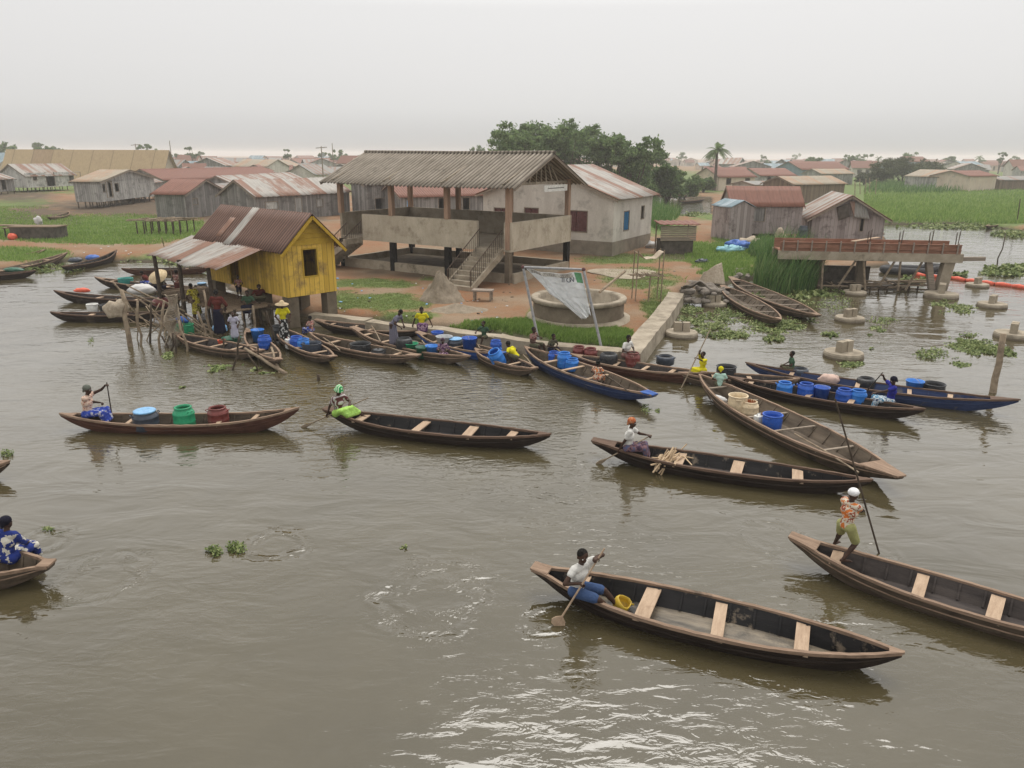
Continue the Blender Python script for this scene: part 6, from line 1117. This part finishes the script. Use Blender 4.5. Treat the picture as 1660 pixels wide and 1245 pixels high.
# --- drying rack, bench, sand heap, oven shelter
o = empty('drying_rack', P(1047, 487, GZ), .1, 'tall rack of thin sticks with a hammock like sheet on top, right of the tank', 'rack'); k_ = 0
for x, y in ((-.62, -.35), (-.6, .4), (.62, -.35), (.66, .4), (0, -.38), (.25, .4)): MB().tube([(x, y, -.2), (x+.03, y, 2.45 if abs(x) > .5 else 1.15)], .028, 6).build('leg', M['stick'], o)
for zz in (1.1, 1.16): MB().tube([(-.75, -.36 if zz < 1.15 else .4, zz), (.8, -.36 if zz < 1.15 else .4, zz)], .022, 6).build('rail', M['stick'], o)
mb = MB(); r_ = random.Random(2)
for i in range(26): x = -.7+i*.056; mb.tube([(x, -.5+r_.uniform(-.1,.1), 1.2+r_.uniform(0,.09)), (x+r_.uniform(-.15,.15), .5, 1.2+r_.uniform(0,.09))], .022, 5)
mb.build('shelf', M['stick'], o); MB().grid(lambda u, v_: (-.62+1.26*u, -.35+.75*v_, 2.35-.32*math.sin(pi*u)+.04*math.sin(u*15)), 16, 8).build('sheet', M['net'], o, True).modifiers.new('s', 'SOLIDIFY').thickness = .02
o = empty('bench', P(783, 486, GZ), -.15, 'small rough wooden table bench at the foot of the pavilion stairs', 'bench')
MB().box(-.5, .5, -.28, .28, .42, .5).build('top', M['plank_grey'], o)
for x in (-.4, .4):
    for y in (-.2, .2): MB().beam((x, y, -.05), (x, y, .42), .08, .08).build('leg', M['timber'], o)
def mound(name, label, px, py, rx, ry, hh, mat, seed=1, peak=1.6, rough=.25, cat=None, z=GZ):
    p = P(px, py, z); mb = MB(); n = 40; k = 16; vs = []; fs = []
    for j in range(k+1):
        f_ = j/k
        for i in range(n):
            a = 2*pi*i/n; q_ = Vector((math.cos(a)*f_, math.sin(a)*f_, seed)); nn = mnoise.noise(q_*3.1)*.6+mnoise.noise(q_*8)*.4
            vs.append((rx*f_*math.cos(a)*(1+.15*nn), ry*f_*math.sin(a)*(1+.15*nn), hh*((1-f_)**peak)*(1+rough*nn+rough*.35*math.sin(17*a+4*mnoise.noise(q_*2))*min(1, f_*2))-.12*f_))
    for j in range(k):
        for i in range(n): fs.append((j*n+i, (j+1)*n+i, (j+1)*n+(i+1) % n, j*n+(i+1) % n))
    o = mb.add(vs, fs).build(name, M[mat], None, True); o.location = (p.x, p.y, z-.03); return tag(o, label, cat or name.replace('_', ' '))
mound('sand_heap', 'steep heap of grey sand left of the pavilion stairs', 717, 486, 1.25, 1.1, 1.45, 'sand', 3, 1.15, .35); mound('sand_heap', 'low spread of loose sand around the steep heap', 742, 502, 2.3, 1.4, .32, 'sand', 5, 1.5)
sh_ = empty('oven_shelter', P(1093, 410, GZ), .05, 'small mud oven shelter with a low roof of boards right of the white house', 'shelter')
MB().box(-1.15, 1.1, -.8, .8, -.1, 1.0).build('oven', M['char'], sh_)
for i in range(7): MB().beam((-1.3, -.92+.02*i, 1.02+i*.15), (1.25, -.9+.02*i, 1.04+i*.15), .03, .13).build('slat', M['timber'], sh_)
MB().grid(lambda u, v_: (-1.4+2.9*u, -1.0+2.1*v_, 2.1+.12*v_+.03*math.sin(u*40)), 40, 4).build('roof', M['rust'], sh_, True).modifiers.new('s', 'SOLIDIFY').thickness = .03
for x in (-1.2, 1.15): MB().tube([(x, .9, -.2), (x, .9, 2.1)], .05, 6).build('post', M['stick'], sh_)
# rubble by the wall corner
r_ = random.Random(12); gg = 'lumps of rubble beside the quay corner'
def rock(px, py, s_, lab, grp=None, z=None, mat='rock'):
    p = P(px, py, .2 if z is None else z); mb = MB().ball((0, 0, 0), (s_, s_*.8, s_*.55), 12, 8); sd_ = px*.37
    mb.v = [tuple(Vector(v)*(1+.45*mnoise.noise(Vector(v)/s_*1.3+Vector((sd_, 0, 0))))) for v in mb.v]; o = mb.build('rock', M[mat]); o.location = p+Vector((0, 0, s_*.2)); o.rotation_euler = (0, 0, r_.uniform(0, 6)); tag(o, lab, 'rock', grp)
for i in range(34): rock(r_.uniform(1112, 1178), r_.uniform(446, 492), r_.uniform(.12, .38), 'lump of grey rubble beside the quay corner', gg)
for i in range(16): rock(r_.uniform(1180, 1240), r_.uniform(436, 452), r_.uniform(.12, .3), 'pale stone on the bank above the beached pirogues', 'pale stones on the bank', .25)
o = MB().grid(lambda u, v_: (1.9*u-.9+.1*math.sin(v_*9), 1.2*v_-.6, .15+1.0*math.sin(pi*(.15+.7*u))*(1-.7*v_)+.10*math.sin(u*14+v_*6)+.05*math.sin(v_*19)), 40, 26).build('mat', M['rock'], None, True)
o.location = P(1136, 482, .25); o.rotation_euler = (.35, 0, -.5); o.modifiers.new('s', 'SOLIDIFY').thickness = .04; tag(o, 'crumpled grey brown mat slumped over the rubble by the quay corner', 'mat')
o = MB().grid(lambda u, v_: (1.5*u*(1-.4*v_)-.7+.3*v_, .12*math.sin(u*8), 1.25*v_*(.5+.5*u)), 24, 16).build('reed_screen', M['net'], None, True); o.location = P(1152, 460, .3); o.rotation_euler = (-.35, 0, -.25); o.modifiers.new('s', 'SOLIDIFY').thickness = .03; tag(o, 'fan shaped woven screen standing on the rubble', 'screen')
# --- round pile caps in the water
pc = empty('pile_cap', (0, 0, 0), 0, '', 'pile cap', 'round concrete pile caps in the water')
MB().lathe([(.66, -.5), (.66, .14), (.63, .20), (.01, .21)], 32, cap0=False).build('cap', M['concrete_lt'], pc)
for s_ in (-1, 1): MB().box(s_*.17-.14, s_*.17+.14, -.12, .12, .2, .58).build('stub', M['concrete'], pc)
MB().lathe([(.672, -.5), (.672, .05), (.665, .07)], 32, cap0=False).build('waterline', M['concrete_dk'], pc)
pads = [(1105,537,'pile cap nearest the outer side of the pale wall',1), (1158,489,'pile cap left of the beached pirogues',.9), (1386,471,'pile cap under the stick staging of the concrete beam',.9), (1378,513,'pile cap in the middle, between the beam and the nearest one',.95),
        (1368,570,'nearest pile cap, above the long blue pirogue',1.05), (1585,459,'farthest pile cap, on the orange boom',.9), (1609,491,'pile cap right of the last column of the beam',1), (1643,539,'pile cap at the right edge above the leaning post',1.05), (1526,476,'pile cap carrying the last column of the beam',1.25)]
for i, (x, y, lb, s_) in enumerate(pads):
    o = pc if i == 0 else copy_tree(pc); o['label'] = lb; o.location = P(x, y, .2)*1; o.location.z = 0; o.scale = (s_, s_, s_); o.rotation_euler = (0, 0, i*.13)
# --- leaning post in the water
def stk(a, b_, Ya, Yb, r0, r1=None, bend=.04, mat='stick', n=5, sub=None, seed=0):
    A = PY(a[0], a[1], Ya) if Ya else P(a[0], a[1], 0); B = PY(b_[0], b_[1], Yb) if Yb else P(b_[0], b_[1], 0)
    if not Yb: B = B+(B-A).normalized()*.5
    r = random.Random(int(a[0]*3+b_[1]+seed)); L = (B-A).length; pts = [A.lerp(B, i/n)+Vector((r.uniform(-1, 1), r.uniform(-1, 1), r.uniform(-.5, .5)))*L*bend*math.sin(pi*i/n) for i in range(n+1)]
    return pts, [r0+((r1 or r0)-r0)*i/n for i in range(n+1)], M[mat]
def single(name, label, cat, *a, **k):
    pts, rs, m_ = stk(*a, **k); p0 = pts[-1].copy(); o = MB().tube([p-p0 for p in pts], rs, 8).build(name, m_, None, True); o.location = p0; return tag(o, label, cat)
y_ = P(1610, 635).y; single('post', 'thick leaning timber post in the water by the bow of the long blue pirogue', 'post', (1627,541), (1610,636), y_+.1, None, .085, .11, bend=.008, mat='stick')
y_ = P(1620, 430).y; single('stake', 'crooked thin stake in open water above the orange boom', 'stake', (1630,378), (1619,431), y_, None, .03, .05, bend=.06, mat='stick_wet')
y_ = P(1648, 366).y; single('stake', 'tall thin stake with a crosspiece at the far bank, right edge', 'stake', (1654,322), (1648,366), y_, None, .05, .06, bend=.01, mat='stick_wet')
single('stake', 'pair of stub stakes just breaking the surface right of the yellow reflection', 'stake', (516,607), (516,617), P(516,617).y, None, .05, .05, mat='stick_wet')
# --- fish fence of stakes, poles and old net in front of the yellow house
ff = empty('stake_fence', P(225, 560), 0, 'tangle of stakes and bare poles with old net, left of the yellow house', 'fence'); base = Vector(ff.location)
def fpart(name, *a, **k):
    pts, rs, m_ = stk(*a, **k); return MB().tube([p-base for p in pts], rs, 7).build(name, m_, ff, True)
y0 = P(209, 560).y
fpart('stake', (197,470), (211,562), y0, None, .07, .105, mat='stick', bend=.03)
for a, b_, r0 in (((223,488),(229,560),.05), ((245,490),(242,556),.045), ((266,488),(261,565),.05), ((262,545),(272,563),.04), ((280,540),(279,570),.045), ((283,548),(287,572),.04), ((290,520),(302,570),.05), ((320,505),(338,560),.05), ((330,470),(345,556),.05), ((362,548),(360,578),.04), ((388,545),(377,600),.04), ((402,575),(420,600),.035), ((418,560),(420,590),.035), ((432,505),(448,560),.045), ((410,495),(412,538),.06)):
    fpart('stake', a, b_, P(*b_).y, None, r0*.8, r0, mat='stick_wet' if r0 < .05 else 'stick')
for a, b_, r0, dy in (((183,457),(218,507),.035,0), ((193,468),(252,492),.03,0), ((205,462),(300,505),.03,0), ((215,478),(330,560),.035,0), ((207,523),(272,526),.022,0), ((285,537),(445,560),.055,0), ((268,490),(340,545),.03,0), ((300,508),(380,560),.035,0), ((330,525),(400,558),.03,0), ((290,520),(290,560),.03,0),
    ((405,490),(560,512),.035,3.0), ((352,548),(400,541),.025,0), ((345,540),(420,552),.025,0), ((392,505),(400,560),.03,0), ((425,503),(462,575),.05,1.0), ((215,512),(280,500),.02,0)):
    fpart('rail', a, b_, y0+.6+dy+.01*(a[0]-200), y0+.6+dy+.01*(b_[0]-200), r0, bend=.05)
r_ = random.Random(15)
for i in range(34):
    x = r_.uniform(186, 400); yb = 500+(x-186)*.28; fpart('twig', (x, yb+r_.uniform(-32, 14)), (x+r_.uniform(-45, 60), yb+r_.uniform(5, 52)), y0+r_.uniform(.2, 1.2)+.01*(x-200), y0+r_.uniform(0, .8)+.01*(x-200), r_.uniform(.012, .024), bend=.08)
fpart('rail', (397,565), (464,606), P(430,590).y+.5, P(464,606).y, .05, .07, bend=.02); fpart('rail', (440,563), (452,603), P(450,590).y, None, .04, bend=.02)
def netp(px0, px1, py0, py1, Y, seed):
    a = PY(px0, py0, Y); b_ = PY(px1, py0, Y+.2); hh = a.z-PY(px0, py1, Y).z; r = random.Random(seed)
    def fn(u, v_):
        p = a.lerp(b_, u); w_ = 1-.35*v_; cx = (a+b_)/2; p = cx+(p-cx)*w_; return tuple(p-base+Vector((.10*math.sin(v_*7+u*4), .22*math.sin(u*8+seed)+.12*math.sin(v_*9), -v_*hh*(1-.25*math.sin(u*5+seed)))))
    o = MB().grid(fn, 30, 26).build('net', M['net'], ff, True); wf = o.modifiers.new('w', 'WIREFRAME'); wf.thickness = .022; wf.use_even_offset = False; return o
netp(262, 290, 478, 555, y0+.2, 2); netp(268, 286, 520, 580, y0, 5)
o = bundle('net_bundle', 'bunch of pale old net tied on the thickest stake', 192, 497, .5, .75, .75, 'net', .85, .5, 21, 'net', .6); o.location.y = y0+.1; q_ = PY(191, 500, y0); o.location = q_
# --- staging of poles in front of the yellow house
jt = empty('jetty', yh.location, yh.rotation_euler.z, 'low jetty of poles under the tin awning of the yellow house', 'jetty')
mb = MB(); r_ = random.Random(8)
for i in range(44): x = -.6+i*.155; mb.tube([(x, -2.15+r_.uniform(-.2,.2), .50+r_.uniform(-.02,.03)), (x+r_.uniform(-.06,.06), -.06, .52)], .045, 6)
mb.build('deck', M['wood_old'], jt)
for y in (-1.95, -.4): MB().tube([(-.8, y, .42), (6.4, y, .42)], .06, 7).build('beam', M['stick_wet'], jt)
for x in (-.6, .9, 2.4, 3.9, 5.4, 6.2):
    for y in (-1.95, -.4): MB().tube([(x, y, -1.2), (x, y, .62)], .06, 7).build('pile', M['stick_wet'], jt)
# --- unfinished concrete beam with formwork
SA, SB = P(1262, 470, 0), P(1527, 477, 0); sL = (SB-SA).length; st_ = empty('unfinished_beam', (SA.x, SA.y, 0), math.atan2(SB.y-SA.y, SB.x-SA.x), 'unfinished concrete beam in red brown formwork standing on columns over the water', 'structure')
z1 = PY(1540, 426, SB.y).z; z2 = PY(1540, 412, SB.y).z; z3 = PY(1540, 397, SB.y).z
MB().box(-.2, sL+.75, 0, .22, z1, z2).build('beam', M['concrete'], st_); MB().box(-.2, sL+.7, 1.5, 1.72, z1, z2).build('beam', M['concrete'], st_)
MB().box(-.15, sL+.6, .06, .12, z2, z3).build('form_board', M['form'], st_); MB().box(-.15, sL+.6, 1.6, 1.66, z2, z3+.05).build('form_board', M['form'], st_); MB().box(-.15, sL+.6, .125, 1.595, z2-.04, z2+.04).build('form_floor', M['form'], st_)
for i in range(13): x = i*(sL+.4)/12; MB().beam((x, .02, z2-.05), (x, .02, z3+.08), .06, .07).build('stud', M['plank_grey'], st_)
for zz in (z2+.18, z3-.02): MB().beam((-.1, .03, zz), (sL+.6, .03, zz), .05, .04).build('waler', M['form'], st_)
MB().beam((sL+.5, .5, z1+.15), (sL+2.0, .4, z1+.2), .25, .2).build('overhanging_plank', M['timber'], st_); MB().beam((sL*.42, .1, z3+.08), (sL*.62, 1.3, z3+.2), .25, .04).build('loose_plank', M['plank'], st_)
MB().hexa([(sL-.25, .1, 0), (sL+.25, .1, 0), (sL+.25, .6, 0), (sL-.25, .6, 0), (sL-.1, .1, z1), (sL+.45, .1, z1), (sL+.45, .6, z1), (sL-.1, .6, z1)]).build('column', M['concrete'], st_)
MB().beam((sL-.45, .3, .2), (sL-.85, .3, z1), .3, .3).build('strut', M['timber'], st_)
for x in (.3, 2.4, 4.6): MB().box(x-.2, x+.2, 1.2, 1.6, -.5, z1).build('column', M['concrete_dk'], st_)
for i, (x, x2) in enumerate(((2.3,2.2), (3.2,3.9), (4.6,4.3), (5.3,5.9), (6.3,6.2), (6.8,7.3))): MB().tube([(x, .15+.3*(i % 2), .1), (x2, .15, z1)], .06, 7).build('prop', M['stick'], st_)
for x in (sL*.53, sL*.72, sL*.90, sL+.5):
    for k in range(4): MB().tube([(x+.05*k, .6+.1*(k % 2), z2), (x+.05*k+.03*k-.04, .6+.1*(k % 2), z3+.55+.05*k)], .014, 5).build('rebar', M['iron'], st_)
MB().box(.3, 5.3, 1.9, 2.1, -.3, 1.15).build('retaining_wall', M['char'], st_)
sg = empty('stick_staging', P(1430, 468, 0), 0, 'low staging of loose poles on the water beneath the unfinished beam', 'staging'); r_ = random.Random(6)
for i in range(30):
    x = r_.uniform(-3.1, 1.9); y = r_.uniform(-1.1, 1.1); L = r_.uniform(1.2, 3.2); a = r_.gauss(0, .18)+(pi/2 if i % 5 == 0 else 0); z_ = r_.uniform(.12, .34); L = min(L, 2.0) if i % 5 == 0 else L
    MB().tube([(x-math.cos(a)*L/2, y-math.sin(a)*L/2, z_), (x+math.cos(a)*L/2, y+math.sin(a)*L/2, z_+r_.uniform(-.05,.08))], r_.uniform(.03, .06), 6).build('pole', M['stick' if i % 3 else 'stick_wet'], sg)
for i in range(10): x = -2.8+i*.55; MB().tube([(x, -1.0+.15*(i % 3), -.6), (x, -1.0+.15*(i % 3), .3)], .045, 6).build('pile', M['stick_wet'], sg)
# --- rubber dinghy and boom
o = empty('rubber_dinghy', P(1474, 443, 0), -.15, 'black rubber dinghy lying behind the columns of the unfinished beam', 'boat')
pts = [(1.6*math.cos(a)*(1.25 if math.cos(a) > 0 else 1), .75*math.sin(a), .22+(.18 if math.cos(a) > .6 else 0)) for a in [2*pi*k/28 for k in range(29)]]; MB().tube(pts, .22, 10, False).build('tube', M['P_tyre'], o, True); MB().box(-1.4, 1.6, -.6, .6, .08, .14).build('bottom', M['P_tyre'], o)
pts = [P(x, y, .05) for x, y in ((1478,444),(1500,448),(1520,449),(1545,451),(1565,455),(1590,458),(1612,461),(1640,464),(1668,468),(1720,474))]; o = empty('floating_boom', pts[0], 0, 'orange red floating boom lying along the water at the right', 'boom')
for i in range(len(pts)-1):
    a = pts[i]-pts[0]; b_ = pts[i+1]-pts[0]; d = (b_-a)*.04; MB().tube([a+d, a.lerp(b_, .5)+Vector((0, .12, .02)), b_-d], [.12, .15, .12], 8).build('float', M['P_orange'], o, True)
# --- stick platform and work tables on the left bank
o = empty('stick_platform', P(268, 378, GZ), .05, 'platform of pale sticks on short piles below the rust roofed grey house', 'platform'); r_ = random.Random(3)
for i in range(34): x = r_.uniform(-1.9, 1.9); a = r_.gauss(0, .35); L = r_.uniform(1, 2.6); MB().tube([(x-math.cos(a)*L/2, r_.uniform(-1.3, 1.3), 1.05+r_.random()*.15), (x+math.cos(a)*L/2, r_.uniform(-1.3, 1.3), 1.05+r_.random()*.3)], .05, 6).build('stick', M['stick'], o)
for i in range(15): MB().tube([(-2.1+i*.3, -1.3 if i % 2 else 1.2, -.2), (-2.1+i*.3, -1.3 if i % 2 else 1.2, 1.1)], .06, 6).build('leg', M['stick_wet'], o)
o = empty('smoking_oven', P(66, 386, GZ), 0, 'blackened mud oven with a lid and tools on top at the left bank', 'oven')
MB().box(-1.9, 1.8, -.8, .8, -.1, .9).build('body', M['char'], o); MB().beam((-2.0, 0, .95), (1.9, 0, .97), 1.7, .08).build('top', M['wood_old'], o)
bundle('tarpaulin', 'grey covered heap beside the blackened oven', 76, 378, .9, 1.2, .7, 'P_navy', GZ, 0, 31, lump=.5); bundle('sack', 'white bag on the blackened oven', 62, 357, .5, .7, .7, 'white_sack', GZ+.95, 0, 32, lump=.5)
for i, (x, y, lb) in enumerate(((12,380,'plank table with a bent top at the far left edge'), (34,384,'low plank table with an orange crate left of the oven'))):
    o = empty('table', P(x, y, GZ), .1*i, lb, 'table'); MB().box(-1.1, 1.1, -.5, .5, .72, .8).build('top', M['wood_old'], o)
    for xx in (-.95, .95):
        for yy in (-.4, .4): MB().beam((xx, yy, -.1), (xx, yy, .72), .09, .09).build('leg', M['stick_wet'], o)
bundle('crate', 'orange crate on the ground left of the blackened oven', 20, 383, .7, .7, .6, 'P_orange', GZ-.05, 0, 33, 'crate', .1)
# fence posts on the far pond and at the right group
for i, (x, y) in enumerate(((1394,318),(1402,318),(1410,316),(1419,318),(1386,322))): single('fence_post', 'thin post of the broken fence below the olive bushes', 'post', (x+(i % 2)*2, y-28), (x, y), P(x, y).y, None, .07, .09, bend=.01)['group'] = 'posts of the broken fence'
# slab path, litter
o = MB().lathe([(1.9, .0), (1.8, .03), (.01, .035)], 24, wob=.2).build('concrete_patch', M['concrete']); o.location = P(1010, 443, GZ)-Vector((0, 0, -.02)); tag(o, 'pale bare concrete patch between the tank and the white house', 'slab')
r_ = random.Random(77)
for i in range(120):
    x, y = (r_.uniform(545, 830), r_.uniform(445, 522)) if i % 3 else ((r_.uniform(930, 1120), r_.uniform(412, 500)) if i % 2 else (r_.uniform(100, 330), r_.uniform(378, 425)))
    p = P(x, y, GZ); s_ = r_.uniform(.03, .10); mb = MB().ball((0, 0, 0), (s_, s_*.7, s_*.35), 7, 5); mb.v = [tuple(Vector(v)*(1+.5*mnoise.noise(Vector(v)*30+Vector((i, 0, 0))))) for v in mb.v]
    o = mb.build('litter', M[('white_sack', 'white_sack', 'stick', 'rock', 'P_lblue', 'stick_wet')[i % 6]]); o.location = (p.x, p.y, gzat(p.x, p.y)+s_*.2); o.rotation_euler = (0, 0, i); k = ('white', 'white', 'straw brown', 'grey', 'pale blue', 'dark')[i % 6]; tag(o, f'small {k} scrap of litter on the bare ground', 'litter', f'{k} scraps of litter on the ground')
o = bundle('cloth_bundle', 'black and lilac clothes dropped on the sandy path', 1138, 423, .4, .9, .3, 'P_navy', GZ, .2, 41, 'clothes', .6)
# --- floating water weed
def weed(spots, n, size, mat='hyacinth', zmax=.14):
    X = []; Y = []
    for cx, cy, rx, ry, dn in spots:
        k = int(n*dn); a = rng.uniform(0, 2*pi, k); r = np.sqrt(rng.random(k))*(.75+.5*rng.random(k))
        for x_, y_ in zip(cx+rx*r*np.cos(a), cy+ry*r*np.sin(a)): p = P(x_, y_, 0); X.append(p.x); Y.append(p.y)
    X = np.array(X); Y = np.array(Y); k = (landd(X, Y) < .6)&(vnoise(X, Y, 1.7, 31)+.5*vnoise(X, Y, 5.5, 35) > .68); X, Y = X[k], Y[k]; n = len(X)
    s_ = size*rng.uniform(.5, 1.3, n); Z = rng.uniform(.005, zmax, n)*np.clip(vnoise(X, Y, 2.2, 33)*2-.4, .1, 1); ph = rng.uniform(0, 2*pi, n); tx = rng.normal(0, .5, n); ty = rng.normal(0, .5, n); V = []
    for j in range(6):
        a = ph+j*pi/3; dx, dy = np.cos(a)*s_, np.sin(a)*s_; V.append(np.stack([X+dx, Y+dy, np.maximum(Z+dx*tx+dy*ty, .004)], 1))
    o = link('water_weed', fast_mesh('water_weed', np.stack(V, 1).reshape(-1, 3), 6), M[mat]); return tag(o, kind='stuff')
weed([(1262,528,40,11,1), (1145,523,30,16,.5), (1165,540,24,8,.4), (1120,508,24,14,.4), (1195,545,18,6,.2), (1255,550,16,7,.25), (1180,505,30,14,.35), (1345,545,14,5,.2), (1300,520,24,8,.3), (1210,520,40,20,.3)], 3400, .04, zmax=.10)
weed([(1570,556,34,13,1), (1600,568,34,9,.8), (1530,497,26,10,.6), (1565,500,20,8,.3), (1420,538,14,8,.3), (1510,575,26,9,.2), (1560,590,14,5,.15), (1340,490,40,14,.3), (1440,520,30,6,.15), (1645,573,20,6,.2), (1380,590,20,6,.12), (1420,568,10,4,.15), (1555,585,18,5,.1)], 2300, .036, zmax=.08)
weed([(1632,441,40,7,1), (1550,447,16,3,.2), (1480,455,20,4,.2), (1650,434,30,4,.5)], 2600, .09, zmax=.3)
weed([(1290,480,50,8,.6), (1340,474,30,6,.4), (1235,478,20,6,.2)], 1800, .07, zmax=.2)
weed([(240,418,95,6,1), (300,424,40,6,.5), (70,437,60,5,.5), (330,433,22,7,.4)], 2600, .08, zmax=.2)
weed([(1130,352,24,6,1), (1080,345,20,4,.5), (1560,368,90,4,1.2), (1650,380,40,6,.6)], 2200, .12, zmax=.25)
weed([(350,598,26,5,.8), (412,601,34,5,.8), (272,577,8,5,.3), (297,632,9,5,.16), (380,600,30,8,.3)], 700, .05, zmax=.06)
weed([(347,896,13,7,.8), (383,890,15,8,.8), (1048,662,9,8,.5), (1066,666,4,4,.2), (148,552,5,6,.3), (160,903,7,3,.3), (78,858,9,5,.15), (12,737,11,4,.5), (655,888,7,3,.1)], 330, .019, zmax=.09)
